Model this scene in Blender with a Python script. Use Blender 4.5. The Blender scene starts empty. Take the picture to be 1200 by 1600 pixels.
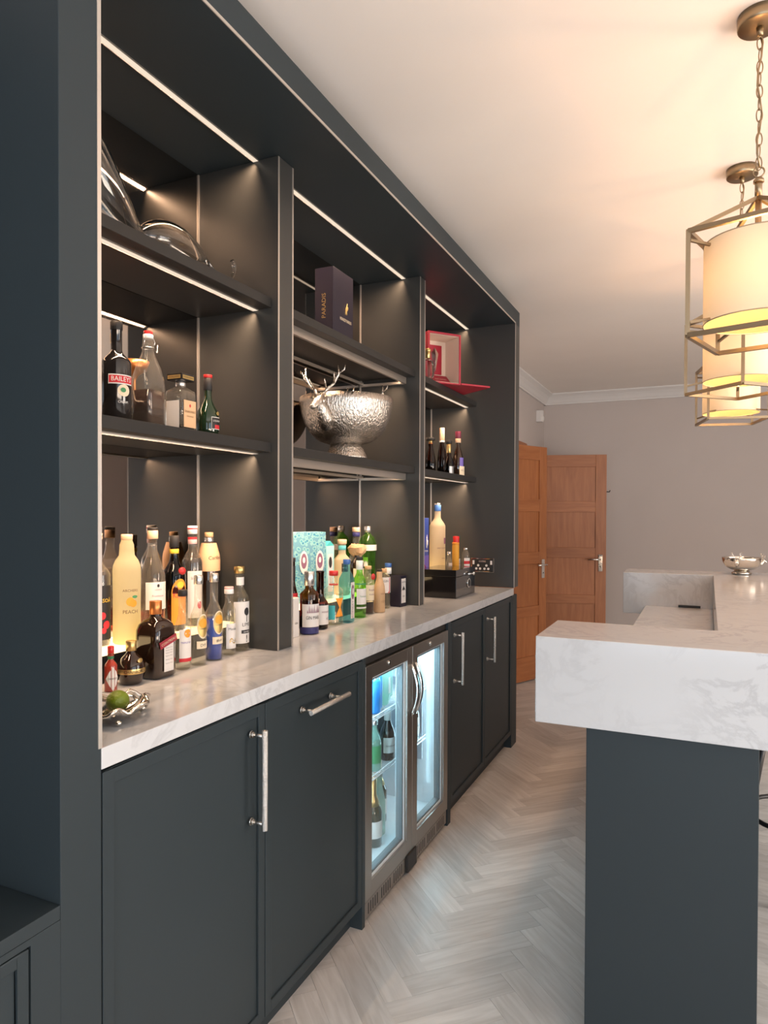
import bpy, bmesh, math, random
from mathutils import Vector, Matrix
random.seed(7)
PI = math.pi
S = bpy.context.scene
COL = S.collection

# ------------------------------------------------------------------ camera
def look_axes(yaw, pitch, roll):
    F = Vector((-math.sin(yaw)*math.cos(pitch), math.cos(yaw)*math.cos(pitch), math.sin(pitch)))
    R = Vector((math.cos(yaw), math.sin(yaw), 0)); U = R.cross(F)
    return R*math.cos(roll)+U*math.sin(roll), U*math.cos(roll)-R*math.sin(roll), F
FPX, PPY = 1080.0, 817.22
cd = bpy.data.cameras.new('camera'); cam = bpy.data.objects.new('camera', cd); COL.objects.link(cam)
Rv, Uv, Fv = look_axes(math.radians(24.6636), math.radians(-0.74), math.radians(0.2))
cam.matrix_world = Matrix(((Rv.x, Uv.x, -Fv.x, 1.025), (Rv.y, Uv.y, -Fv.y, 0.0), (Rv.z, Uv.z, -Fv.z, 1.40), (0, 0, 0, 1)))
cd.sensor_fit = 'VERTICAL'; cd.sensor_height = 36.0; cd.lens = FPX/1600*36.0
cd.shift_y = (PPY-800)/1600; cd.clip_start = 0.02; cd.clip_end = 60
S.camera = cam

# ------------------------------------------------------------------ world, light, exposure
S.view_settings.view_transform = 'Standard'; S.view_settings.look = 'None'
S.view_settings.exposure = 0.0; S.view_settings.gamma = 1.0; S.view_settings.use_curve_mapping = False
W = bpy.data.worlds.new('sky'); S.world = W; W.use_nodes = True
wn = W.node_tree.nodes; bg = wn['Background']; bg.inputs[0].default_value = (0.62, 0.76, 1.0, 1); bg.inputs[1].default_value = 1.0
try:
    S.cycles.sample_clamp_indirect = 6.0; S.cycles.max_bounces = 10; S.cycles.transparent_max_bounces = 24
    S.cycles.caustics_reflective = False; S.cycles.caustics_refractive = False
    S.cycles.use_denoising = True
except Exception: pass

def area(name, loc, rot, sx, sy, power, col, spread=180.0):
    l = bpy.data.lights.new(name, 'AREA'); l.shape = 'RECTANGLE'; l.size = sx; l.size_y = sy
    l.energy = power; l.color = col; l.spread = math.radians(spread)
    o = bpy.data.objects.new(name, l); COL.objects.link(o); o.location = loc; o.rotation_euler = rot
    return o
DAY = (0.72, 0.86, 1.0)
def aim(d):
    return Vector(d).to_track_quat('-Z', 'Y').to_euler()
area('daylight_garden_window', (1.7, -3.08, 1.25), aim((0, 1, 0)), 3.0, 2.2, 43.0, DAY)
area('back_ceiling_fill', (1.7, -3.07, 0.75), aim((0, 1, 0.75)), 3.0, 1.0, 48.0, (0.82, 0.92, 1.0))  # added fill aimed upward to brighten the ceiling
area('daylight_side_window', (4.28, -0.6, 1.35), aim((-1, 0, 0)), 3.0, 2.0, 36.0, DAY)
area('side_ceiling_fill', (4.27, -0.6, 0.8), aim((-1, 0.30, 0.95)), 3.0, 0.9, 118.0, (1.0, 0.74, 0.53))  # added warm fill, gives the ceiling extra warm light
area('far_wall_fill', (4.28, 2.75, 1.35), aim((-1, 0.8, 0.15)), 2.2, 2.0, 76.0, (1.0, 0.93, 0.88))  # added lamp aimed to lift the far wall
area('far_ceiling_fill', (4.27, 2.75, 0.8), aim((-1, 0.7, 0.8)), 2.2, 0.9, 60.0, (1.0, 0.80, 0.62))  # added warm fill tilted up at the far ceiling
LED_W, LED_COL = 7.2, (1.0, 0.66, 0.42)
PEND_W, PEND_COL = 17.0, (1.0, 0.50, 0.23)

# ------------------------------------------------------------------ materials
def nt(name):
    m = bpy.data.materials.new(name); m.use_nodes = True
    t = m.node_tree; b = t.nodes['Principled BSDF']; return m, t, b
def pm(name, col, rough=0.5, metal=0.0, spec=0.5, coat=0.0, bump=0.0, bscale=60.0, trans=0.0, stretch=None, ior=None, var=0.0, vscale=3.0):
    m, t, b = nt(name)
    b.inputs['Base Color'].default_value = (*col, 1); b.inputs['Roughness'].default_value = rough
    b.inputs['Metallic'].default_value = metal; b.inputs['Specular IOR Level'].default_value = spec
    b.inputs['Coat Weight'].default_value = coat; b.inputs['Coat Roughness'].default_value = 0.05
    b.inputs['Transmission Weight'].default_value = trans
    if ior: b.inputs['IOR'].default_value = ior
    tc = t.nodes.new('ShaderNodeTexCoord')
    mp = t.nodes.new('ShaderNodeMapping'); t.links.new(tc.outputs['Object'], mp.inputs[0])
    if stretch: mp.inputs['Scale'].default_value = stretch
    nz = t.nodes.new('ShaderNodeTexNoise'); nz.inputs['Scale'].default_value = vscale; nz.inputs['Detail'].default_value = 4
    t.links.new(mp.outputs[0], nz.inputs[0])
    v = var if var else 0.03
    mx = t.nodes.new('ShaderNodeMix'); mx.data_type = 'RGBA'
    mx.inputs[6].default_value = (*[c*(1-v) for c in col], 1); mx.inputs[7].default_value = (*[min(1, c*(1+v)) for c in col], 1)
    t.links.new(nz.outputs[0], mx.inputs[0]); t.links.new(mx.outputs[2], b.inputs['Base Color'])
    if bump:
        n2 = t.nodes.new('ShaderNodeTexNoise'); n2.inputs['Scale'].default_value = bscale; n2.inputs['Detail'].default_value = 3
        t.links.new(mp.outputs[0], n2.inputs[0])
        bp = t.nodes.new('ShaderNodeBump'); bp.inputs['Strength'].default_value = bump; bp.inputs['Distance'].default_value = 0.01
        t.links.new(n2.outputs[0], bp.inputs['Height']); t.links.new(bp.outputs[0], b.inputs['Normal'])
    return m
def glassm(name, col=(1, 1, 1), rough=0.02, ior=1.45):          # thin tinted glass: fresnel mix of clear and glossy
    m = bpy.data.materials.new(name); m.use_nodes = True; t = m.node_tree; t.nodes.clear()
    o = t.nodes.new('ShaderNodeOutputMaterial'); a = t.nodes.new('ShaderNodeBsdfTransparent'); g = t.nodes.new('ShaderNodeBsdfGlossy')
    fr = t.nodes.new('ShaderNodeFresnel'); ge = t.nodes.new('ShaderNodeNewGeometry'); mr = t.nodes.new('ShaderNodeMapRange')
    mr.inputs[3].default_value = ior; mr.inputs[4].default_value = 1/ior; t.links.new(ge.outputs['Backfacing'], mr.inputs[0]); t.links.new(mr.outputs[0], fr.inputs[0]); mx = t.nodes.new('ShaderNodeMixShader')
    a.inputs[0].default_value = (*col, 1); g.inputs[0].default_value = (1, 1, 1, 1); g.inputs['Roughness'].default_value = rough
    t.links.new(fr.outputs[0], mx.inputs[0]); t.links.new(a.outputs[0], mx.inputs[1]); t.links.new(g.outputs[0], mx.inputs[2])
    t.links.new(mx.outputs[0], o.inputs[0]); return m
def hazyglass(name, col, haze, hcol, rough=0.03):
    m = glassm(name, col, rough); t = m.node_tree; o = [n for n in t.nodes if n.type == 'OUTPUT_MATERIAL'][0]; src = o.inputs[0].links[0].from_socket
    d = t.nodes.new('ShaderNodeBsdfDiffuse'); r = t.nodes.new('ShaderNodeBsdfTranslucent'); d.inputs[0].default_value = r.inputs[0].default_value = (*hcol, 1)
    m1 = t.nodes.new('ShaderNodeMixShader'); m1.inputs[0].default_value = 0.6; t.links.new(d.outputs[0], m1.inputs[1]); t.links.new(r.outputs[0], m1.inputs[2])
    m2 = t.nodes.new('ShaderNodeMixShader'); m2.inputs[0].default_value = haze; t.links.new(src, m2.inputs[1]); t.links.new(m1.outputs[0], m2.inputs[2]); t.links.new(m2.outputs[0], o.inputs[0]); return m
def emit(name, col, s):
    m = bpy.data.materials.new(name); m.use_nodes = True; t = m.node_tree; t.nodes.clear()
    o = t.nodes.new('ShaderNodeOutputMaterial'); e = t.nodes.new('ShaderNodeEmission')
    e.inputs[0].default_value = (*col, 1); e.inputs[1].default_value = s; t.links.new(e.outputs[0], o.inputs[0]); return m
def cloth(name, col, tr=0.5, tcol=None):                        # translucent sheet
    m = bpy.data.materials.new(name); m.use_nodes = True; t = m.node_tree; t.nodes.clear()
    o = t.nodes.new('ShaderNodeOutputMaterial'); d = t.nodes.new('ShaderNodeBsdfDiffuse'); r = t.nodes.new('ShaderNodeBsdfTranslucent')
    d.inputs[0].default_value = (*col, 1); r.inputs[0].default_value = (*(tcol or col), 1)
    mx = t.nodes.new('ShaderNodeMixShader'); mx.inputs[0].default_value = tr
    t.links.new(d.outputs[0], mx.inputs[1]); t.links.new(r.outputs[0], mx.inputs[2]); t.links.new(mx.outputs[0], o.inputs[0]); return m

def glow_shade():                                             # linen outside, inside colour dimmed and yellowed to set its lamp-lit glow, a little light comes through
    m = bpy.data.materials.new('linen_shade_painted_glow'); m.use_nodes = True; t = m.node_tree; t.nodes.clear()
    o = t.nodes.new('ShaderNodeOutputMaterial'); d = t.nodes.new('ShaderNodeBsdfDiffuse'); r = t.nodes.new('ShaderNodeBsdfTranslucent'); ge = t.nodes.new('ShaderNodeNewGeometry')
    c = t.nodes.new('ShaderNodeMix'); c.data_type = 'RGBA'; c.inputs[6].default_value = (0.70, 0.63, 0.50, 1); c.inputs[7].default_value = (0.22, 0.23, 0.125, 1)
    t.links.new(ge.outputs['Backfacing'], c.inputs[0]); t.links.new(c.outputs[2], d.inputs[0]); r.inputs[0].default_value = (0.62, 0.58, 0.46, 1)
    mx = t.nodes.new('ShaderNodeMixShader'); mx.inputs[0].default_value = 0.12
    t.links.new(d.outputs[0], mx.inputs[1]); t.links.new(r.outputs[0], mx.inputs[2]); t.links.new(mx.outputs[0], o.inputs[0]); return m
CAB = (0.028, 0.0385, 0.0445)
M = {}
M['cab'] = pm('charcoal_paint', CAB, 0.48, spec=0.28, bump=0.02, bscale=400)
M['cab_lit'] = pm('charcoal_paint_lit', (0.046, 0.046, 0.044), 0.36, bump=0.02, bscale=400)  # same cabinet paint, colour lightened to stand for LED light on the panels
M['cab_shaded'] = pm('charcoal_paint_shaded', (0.026, 0.025, 0.024), 0.42, spec=0.35)  # same cabinet paint, colour darkened so the shelf fronts look less lit
M['wall'] = pm('warm_grey_wall_paint', (0.56, 0.50, 0.475), 0.85, spec=0.2, bump=0.05, bscale=220)
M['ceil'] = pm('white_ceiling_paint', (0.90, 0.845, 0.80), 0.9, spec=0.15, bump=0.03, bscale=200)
M['trim'] = pm('white_gloss_trim', (0.72, 0.70, 0.69), 0.5)
M['steel'] = pm('brushed_steel', (0.62, 0.60, 0.57), 0.28, 1.0, bump=0.05, bscale=80, stretch=(1, 12, 1))
M['chrome'] = pm('chrome', (0.80, 0.79, 0.77), 0.08, 1.0)
M['edge'] = pm('satin_edge_trim', (0.72, 0.66, 0.60), 0.35, 0.8)
M['alu'] = pm('aluminium_led_channel', (0.62, 0.56, 0.50), 0.35, 0.85)
M['bronze'] = pm('brushed_bronze', (0.36, 0.27, 0.17), 0.36, 1.0, bump=0.05, bscale=120)
M['knurl'] = pm('knurled_nickel', (0.74, 0.72, 0.69), 0.25, 1.0, bump=0.5, bscale=420)
M['mirror'] = pm('bronze_tinted_mirror', (0.40, 0.36, 0.33), 0.03, 1.0)
M['ledface'] = emit('led_diffuser', (1.0, 0.83, 0.64), 0.95)
M['riserglow'] = emit('lit_acrylic', (1.0, 0.70, 0.36), 3.4)
M['black'] = pm('satin_black', (0.012, 0.012, 0.013), 0.35)
M['blackgloss'] = pm('piano_black', (0.012, 0.010, 0.010), 0.12, coat=0.5)
M['rubber'] = pm('black_plastic', (0.02, 0.019, 0.018), 0.5)
M['shade'] = glow_shade()
M['shade_edge'] = pm('shade_binding', (0.45, 0.36, 0.24), 0.7)
M['bulb'] = emit('warm_bulb', (1.0, 0.72, 0.38), 14.0)
M['silver'] = pm('hammered_silver', (0.57, 0.52, 0.465), 0.25, 1.0, bump=0.6, bscale=150, stretch=(1, 1, 0.35))
M['polish'] = pm('polished_silver', (0.80, 0.74, 0.66), 0.13, 1.0, bump=0.08, bscale=30)
M['fridge_steel'] = pm('bronze_grey_steel', (0.42, 0.39, 0.36), 0.36, 1.0, bump=0.04, bscale=90, stretch=(1, 1, 14))
M['fridge_in'] = pm('fridge_liner', (0.78, 0.86, 0.90), 0.4)
M['fridge_back'] = pm('fridge_aluminium_back', (0.50, 0.55, 0.62), 0.4, 0.6)
M['gasket'] = pm('grey_gasket', (0.16, 0.20, 0.22), 0.6)
M['pane'] = glassm('window_glass', (0.97, 0.99, 0.99))
M['wire'] = pm('white_coated_wire', (0.75, 0.78, 0.80), 0.35, 0.3)
M['clear'] = hazyglass('clear_bottle_glass', (0.95, 0.94, 0.91), 0.10, (0.85, 0.78, 0.68))
M['crystal'] = pm('cut_crystal', (0.97, 0.96, 0.93), 0.03, trans=1.0, ior=1.5)
M['blown'] = pm('blown_glass', (0.98, 0.97, 0.95), 0.0, trans=1.0, ior=1.46)
M['greenglass'] = hazyglass('green_bottle_glass', (0.42, 0.78, 0.22), 0.10, (0.35, 0.75, 0.15))
M['darkgreen'] = pm('dark_green_glass', (0.006, 0.020, 0.008), 0.08, coat=0.6)
M['aqua'] = hazyglass('aqua_bottle_glass', (0.38, 0.74, 0.82), 0.10, (0.30, 0.70, 0.80))
M['palegreen'] = hazyglass('pale_green_glass', (0.80, 0.94, 0.88), 0.34, (0.62, 0.88, 0.78))
M['amber'] = glassm('amber_bottle_glass', (0.50, 0.22, 0.06))
M['brownglass'] = pm('dark_brown_glass', (0.020, 0.009, 0.005), 0.08, coat=0.6)
M['brownglow'] = glassm('reddish_brown_glass', (0.22, 0.07, 0.03))
M['frost'] = cloth('frosted_bottle_glass', (0.92, 0.84, 0.60), 0.80, (1.0, 0.93, 0.68))
M['frostclear'] = cloth('pale_frosted_glass', (0.84, 0.74, 0.58), 0.7, (0.97, 0.86, 0.66))
M['foil'] = pm('gold_foil', (0.66, 0.46, 0.20), 0.35, 1.0, bump=0.3, bscale=60)
M['liq_brown'] = glassm('dark_cola_liquid', (0.20, 0.07, 0.04), 0.05, 1.2)
M['liq_dark'] = pm('dark_red_brown_liquor', (0.030, 0.010, 0.006), 0.12, coat=0.4)
M['liq_black'] = pm('dark_syrup_liquid', (0.010, 0.008, 0.010), 0.1, coat=0.4)
M['liq_red'] = glassm('pink_red_liquid', (0.85, 0.32, 0.24), 0.05, 1.2)
M['liq_blue'] = pm('blue_liquid', (0.010, 0.06, 0.42), 0.08, coat=0.4)
M['liq_clear'] = glassm('clear_liquid', (0.92, 0.93, 0.90), 0.03, 1.2)
def pl(name, col, rough=0.6, **k): M[name] = pm(name, col, rough, **k)
pl('white_paper', (0.74, 0.71, 0.68)); pl('cream_paper', (0.78, 0.66, 0.48)); pl('peach_paper', (0.80, 0.50, 0.28)); pl('kraft_paper', (0.55, 0.36, 0.20), bump=0.3, bscale=80)
pl('orange_paper', (0.85, 0.32, 0.03)); pl('yellow_paper', (0.85, 0.55, 0.05)); pl('red_paper', (0.55, 0.02, 0.03)); pl('black_paper', (0.012, 0.011, 0.012))
pl('navy_card', (0.009, 0.0065, 0.020), 0.5); pl('blue_card', (0.03, 0.06, 0.30), 0.4); pl('violet_card', (0.14, 0.10, 0.42), 0.4); pl('ink', (0.02, 0.018, 0.02)); pl('brown_ink', (0.20, 0.09, 0.03)); pl('gold_ink', (0.55, 0.38, 0.14), 0.4, metal=0.6)
pl('white_ink', (0.80, 0.78, 0.74)); pl('red_ink', (0.60, 0.04, 0.04)); pl('red_plastic', (0.50, 0.02, 0.02), 0.3); pl('pink_plastic', (0.80, 0.50, 0.48), 0.35); pl('white_plastic', (0.80, 0.79, 0.77), 0.35)
pl('green_plastic', (0.02, 0.16, 0.07), 0.35); pl('blue_plastic', (0.05, 0.14, 0.42), 0.3); pl('navy_plastic', (0.03, 0.03, 0.14), 0.3); pl('copper_cap', (0.60, 0.22, 0.07), 0.3, metal=0.8); pl('cork', (0.60, 0.38, 0.20), 0.7); pl('tan_cap', (0.76, 0.50, 0.33), 0.5)
pl('gold_cap', (0.62, 0.44, 0.18), 0.3, metal=0.9); pl('silver_cap', (0.72, 0.70, 0.68), 0.25, metal=0.9); pl('wine_foil', (0.16, 0.02, 0.05), 0.35); pl('sauce_red', (0.30, 0.03, 0.015), 0.2, coat=0.4); pl('red_leather', (0.40, 0.012, 0.035), 0.4); pl('cream_satin', (0.82, 0.66, 0.54), 0.5)
pl('burgundy_card', (0.32, 0.02, 0.04), 0.5); pl('lime_skin', (0.17, 0.235, 0.014), 0.35, bump=0.25, bscale=160, var=0.25); pl('teal_card', (0.05, 0.42, 0.45), 0.5); pl('aqua_card', (0.36, 0.66, 0.66), 0.5); pl('sky_ink', (0.03, 0.16, 0.38)); pl('mauve_ink', (0.24, 0.10, 0.16))
pl('green_ink', (0.05, 0.25, 0.10)); pl('can_blue', (0.05, 0.30, 0.80), 0.3, metal=0.3); pl('grey_metal', (0.4, 0.4, 0.4), 0.4, metal=0.8); pl('teal_band', (0.12, 0.50, 0.52), 0.5); pl('apricot', (0.80, 0.36, 0.03))

def quartz():
    m, t, b = nt('white_veined_quartz'); b.inputs['Roughness'].default_value = 0.13
    tc = t.nodes.new('ShaderNodeTexCoord')
    n1 = t.nodes.new('ShaderNodeTexNoise'); n1.inputs['Scale'].default_value = 7.0; n1.inputs['Detail'].default_value = 8; n1.inputs['Roughness'].default_value = 0.62; n1.inputs['Distortion'].default_value = 1.3
    t.links.new(tc.outputs['Object'], n1.inputs[0])
    r = t.nodes.new('ShaderNodeValToRGB'); e = r.color_ramp.elements
    e[0].position = 0.45; e[0].color = (0.60, 0.615, 0.635, 1); e[1].position = 0.56; e[1].color = (0.60, 0.615, 0.635, 1)
    k = e.new(0.505); k.color = (0.47, 0.48, 0.50, 1)
    n2 = t.nodes.new('ShaderNodeTexNoise'); n2.inputs['Scale'].default_value = 3.0
    t.links.new(tc.outputs['Object'], n2.inputs[0]); t.links.new(n1.outputs[0], r.inputs[0])
    mr = t.nodes.new('ShaderNodeMapRange'); mr.inputs[1].default_value = 0.38; mr.inputs[2].default_value = 0.62; mr.inputs[4].default_value = 0.75; t.links.new(n2.outputs[0], mr.inputs[0])
    mx = t.nodes.new('ShaderNodeMix'); mx.data_type = 'RGBA'; mx.inputs[6].default_value = (0.60, 0.615, 0.635, 1)
    t.links.new(mr.outputs[0], mx.inputs[0]); t.links.new(r.outputs[0], mx.inputs[7]); t.links.new(mx.outputs[2], b.inputs['Base Color'])
    return m
M['quartz'] = quartz()
def wood(name, a, b_, rough, long_axis, per_obj, ring=5.0, coat=0.0):
    m, t, b = nt(name); b.inputs['Roughness'].default_value = rough; b.inputs['Coat Weight'].default_value = coat; b.inputs['Coat Roughness'].default_value = 0.2
    tc = t.nodes.new('ShaderNodeTexCoord'); oi = t.nodes.new('ShaderNodeObjectInfo'); ge = t.nodes.new('ShaderNodeNewGeometry')
    ad = t.nodes.new('ShaderNodeMath'); ad.operation = 'ADD'; t.links.new(oi.outputs['Random'], ad.inputs[0]); t.links.new(ge.outputs['Random Per Island'], ad.inputs[1])
    fr = t.nodes.new('ShaderNodeMath'); fr.operation = 'FRACT'; t.links.new(ad.outputs[0], fr.inputs[0])
    mul = t.nodes.new('ShaderNodeVectorMath'); mul.operation = 'SCALE'; mul.inputs[0].default_value = (7.3, 3.1, 5.7); t.links.new(fr.outputs[0], mul.inputs['Scale'])
    va = t.nodes.new('ShaderNodeVectorMath'); t.links.new(tc.outputs['Object'], va.inputs[0]); t.links.new(mul.outputs[0], va.inputs[1])
    mp = t.nodes.new('ShaderNodeMapping'); s = [9, 9, 9]; s[long_axis] = 0.9; mp.inputs['Scale'].default_value = s; t.links.new(va.outputs[0], mp.inputs[0])
    n = t.nodes.new('ShaderNodeTexNoise'); n.inputs['Scale'].default_value = ring; n.inputs['Detail'].default_value = 6; n.inputs['Distortion'].default_value = 0.8; t.links.new(mp.outputs[0], n.inputs[0])
    r = t.nodes.new('ShaderNodeValToRGB'); r.color_ramp.elements[0].position = 0.3; r.color_ramp.elements[1].position = 0.68
    r.color_ramp.elements[0].color = (*a, 1); r.color_ramp.elements[1].color = (*b_, 1); t.links.new(n.outputs[0], r.inputs[0])
    hv = t.nodes.new('ShaderNodeHueSaturation'); t.links.new(r.outputs[0], hv.inputs['Color'])
    mr = t.nodes.new('ShaderNodeMapRange'); mr.inputs[3].default_value = 1-per_obj; mr.inputs[4].default_value = 1+per_obj; t.links.new(fr.outputs[0], mr.inputs[0]); t.links.new(mr.outputs[0], hv.inputs['Value'])
    t.links.new(hv.outputs[0], b.inputs['Base Color'])
    bp = t.nodes.new('ShaderNodeBump'); bp.inputs['Strength'].default_value = 0.12; bp.inputs['Distance'].default_value = 0.003; t.links.new(n.outputs[0], bp.inputs['Height']); t.links.new(bp.outputs[0], b.inputs['Normal'])
    return m
M['oakfloor'] = wood('limed_oak', (0.52, 0.50, 0.475), (0.66, 0.645, 0.625), 0.38, 0, 0.13)
M['oakdoor'] = wood('golden_oak', (0.285, 0.096, 0.031), (0.375, 0.138, 0.049), 0.45, 2, 0.06, 4.0)
M['oakrail'] = wood('golden_oak_rail', (0.285, 0.096, 0.031), (0.375, 0.138, 0.049), 0.45, 0, 0.06, 4.0)
def giftpaper():
    m, t, b = nt('aqua_patterned_card'); b.inputs['Roughness'].default_value = 0.5
    tc = t.nodes.new('ShaderNodeTexCoord'); v = t.nodes.new('ShaderNodeTexVoronoi'); v.inputs['Scale'].default_value = 62; t.links.new(tc.outputs['Object'], v.inputs[0])
    r = t.nodes.new('ShaderNodeValToRGB'); r.color_ramp.interpolation = 'CONSTANT'; e = r.color_ramp.elements
    e[0].position = 0; e[0].color = (0.015, 0.12, 0.30, 1); e[1].position = 0.16; e[1].color = (0.06, 0.29, 0.40, 1)
    k = e.new(0.33); k.color = (0.22, 0.47, 0.47, 1); k2 = e.new(0.55); k2.color = (0.11, 0.30, 0.40, 1)
    t.links.new(v.outputs['Distance'], r.inputs[0]); t.links.new(r.outputs[0], b.inputs['Base Color']); return m
M['gift'] = giftpaper()

# ------------------------------------------------------------------ mesh helpers
class MB:
    def __init__(s): s.v = []; s.f = []; s.sm = []; s.mi = []
    def add(s, vs, fs, smooth=False, mi=0):
        o = len(s.v); s.v += [tuple(p) for p in vs]
        for f in fs: s.f.append([o+i for i in f]); s.sm.append(smooth); s.mi.append(mi)
        return s
    def box(s, x0, x1, y0, y1, z0, z1, mi=0):
        return s.add([(x0, y0, z0), (x1, y0, z0), (x1, y1, z0), (x0, y1, z0), (x0, y0, z1), (x1, y0, z1), (x1, y1, z1), (x0, y1, z1)],
                     [(0, 3, 2, 1), (4, 5, 6, 7), (0, 1, 5, 4), (1, 2, 6, 5), (2, 3, 7, 6), (3, 0, 4, 7)], False, mi)
    def lathe(s, prof, n=24, c=(0, 0, 0), closed=True, sq=None, smooth=True, mi=0, rot=0.0):
        vs = []; fs = []
        for i, (r, z) in enumerate(prof):
            q = sq[i] if sq else 0
            for k in range(n):
                a = 2*PI*k/n + rot; rr = r
                if q:
                    ca, sa = abs(math.cos(a-rot)), abs(math.sin(a-rot)); rr = r*((1-q)+q/((ca**7+sa**7)**(1/7)))
                vs.append((c[0]+rr*math.cos(a), c[1]+rr*math.sin(a), c[2]+z))
        for i in range(len(prof)-1):
            for k in range(n):
                k2 = (k+1) % n; fs.append((i*n+k, i*n+k2, (i+1)*n+k2, (i+1)*n+k))
        s.add(vs, fs, smooth, mi)
        if closed:
            o = len(s.v)-len(vs); m = len(prof)-1
            s.f.append([o+k for k in range(n)][::-1]); s.sm.append(False); s.mi.append(mi)
            s.f.append([o+m*n+k for k in range(n)]); s.sm.append(False); s.mi.append(mi)
        return s
    def tube(s, pts, rad, n=8, cap=True, smooth=True, mi=0, closed=False, flat=1.0):
        pts = [Vector(p) for p in pts]; m = len(pts)
        if not isinstance(rad, (list, tuple)): rad = [rad]*m
        vs = []; fs = []; up = None
        for i, p in enumerate(pts):
            if closed: d = pts[(i+1) % m]-pts[i-1]
            else: d = pts[min(i+1, m-1)]-pts[max(i-1, 0)]
            d.normalize()
            if up is None:
                up = Vector((0, 0, 1)) if abs(d.z) < 0.9 else Vector((1, 0, 0))
            a = d.cross(up)
            if a.length < 1e-5: a = d.cross(Vector((0, 1, 0.01)))
            a.normalize(); b = a.cross(d); up = b
            for k in range(n):
                t = 2*PI*k/n; vs.append(p+a*math.cos(t)*rad[i]+b*math.sin(t)*rad[i]*flat)
        for i in range(m if closed else m-1):
            j = (i+1) % m
            for k in range(n):
                k2 = (k+1) % n; fs.append((i*n+k, i*n+k2, j*n+k2, j*n+k))
        s.add(vs, fs, smooth, mi)
        if cap and not closed:
            o = len(s.v)-len(vs)
            s.f.append([o+k for k in range(n)][::-1]); s.f.append([o+(m-1)*n+k for k in range(n)]); s.sm += [False]*2; s.mi += [mi]*2
        return s
    def bar(s, p, q, w, mi=0):                                   # square bar between two points
        p, q = Vector(p), Vector(q); d = (q-p).normalized()
        up = Vector((0, 0, 1)) if abs(d.z) < 0.9 else Vector((1, 0, 0))
        a = d.cross(up).normalized()*w/2; b = a.normalized().cross(d)*w/2
        vs = [p-a-b, p+a-b, p+a+b, p-a+b, q-a-b, q+a-b, q+a+b, q-a+b]
        return s.add(vs, [(0, 3, 2, 1), (4, 5, 6, 7), (0, 1, 5, 4), (1, 2, 6, 5), (2, 3, 7, 6), (3, 0, 4, 7)], False, mi)
    def ball(s, c, rx, ry=None, rz=None, n=16, m=10, mi=0):
        ry = ry or rx; rz = rz or rx; vs = []; fs = []
        for i in range(m+1):
            t = PI*i/m
            for k in range(n):
                a = 2*PI*k/n; vs.append((c[0]+rx*math.sin(t)*math.cos(a), c[1]+ry*math.sin(t)*math.sin(a), c[2]-rz*math.cos(t)))
        for i in range(m):
            for k in range(n):
                k2 = (k+1) % n; fs.append((i*n+k, i*n+k2, (i+1)*n+k2, (i+1)*n+k))
        return s.add(vs, fs, True, mi)
    def prism(s, poly, z0, z1, mi=0):
        n = len(poly); vs = [(x, y, z0) for x, y in poly]+[(x, y, z1) for x, y in poly]
        return s.add(vs, [tuple(range(n))[::-1], tuple(range(n, 2*n))]+[(i, (i+1) % n, n+(i+1) % n, n+i) for i in range(n)], False, mi)
    def mesh(s, name, mats):
        me = bpy.data.meshes.new(name); me.from_pydata(s.v, [], s.f); me.validate(clean_customdata=False)
        for m in (mats if isinstance(mats, (list, tuple)) else [mats]): me.materials.append(M[m] if isinstance(m, str) else m)
        if len(me.polygons) == len(s.f):
            me.polygons.foreach_set('use_smooth', s.sm); me.polygons.foreach_set('material_index', s.mi)
        bm = bmesh.new(); bm.from_mesh(me); bmesh.ops.remove_doubles(bm, verts=bm.verts, dist=1e-6); bmesh.ops.recalc_face_normals(bm, faces=bm.faces); bm.to_mesh(me); bm.free()
        me.update(); return me

def link(name, data, parent=None, loc=(0, 0, 0), rz=0.0):
    o = bpy.data.objects.new(name, data); COL.objects.link(o); o.location = loc; o.rotation_euler = (0, 0, rz)
    if parent: o.parent = parent
    return o
def obj(name, mb, mats, parent=None, loc=(0, 0, 0), rz=0.0, bev=0.0):
    o = link(name, mb.mesh(name, mats), parent, loc, rz)
    if bev:
        b = o.modifiers.new('edge', 'BEVEL'); b.width = bev; b.segments = 2; b.limit_method = 'ANGLE'; b.angle_limit = math.radians(40)
    return o
def tag(o, label, cat, group=None, kind=None):
    o['label'] = label; o['category'] = cat
    if group: o['group'] = group
    if kind: o['kind'] = kind
    return o
def thing(name, label, cat, loc=(0, 0, 0), rz=0.0, group=None):
    o = link(name, None, None, loc, rz); o.empty_display_size = 0.05; return tag(o, label, cat, group)
def struct(name, mb, mats, parent=None, bev=0.0):
    o = obj(name, mb, mats, parent, bev=bev)
    if not parent: o['kind'] = 'structure'
    return o
def bx(*a): return MB().box(*a)

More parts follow.
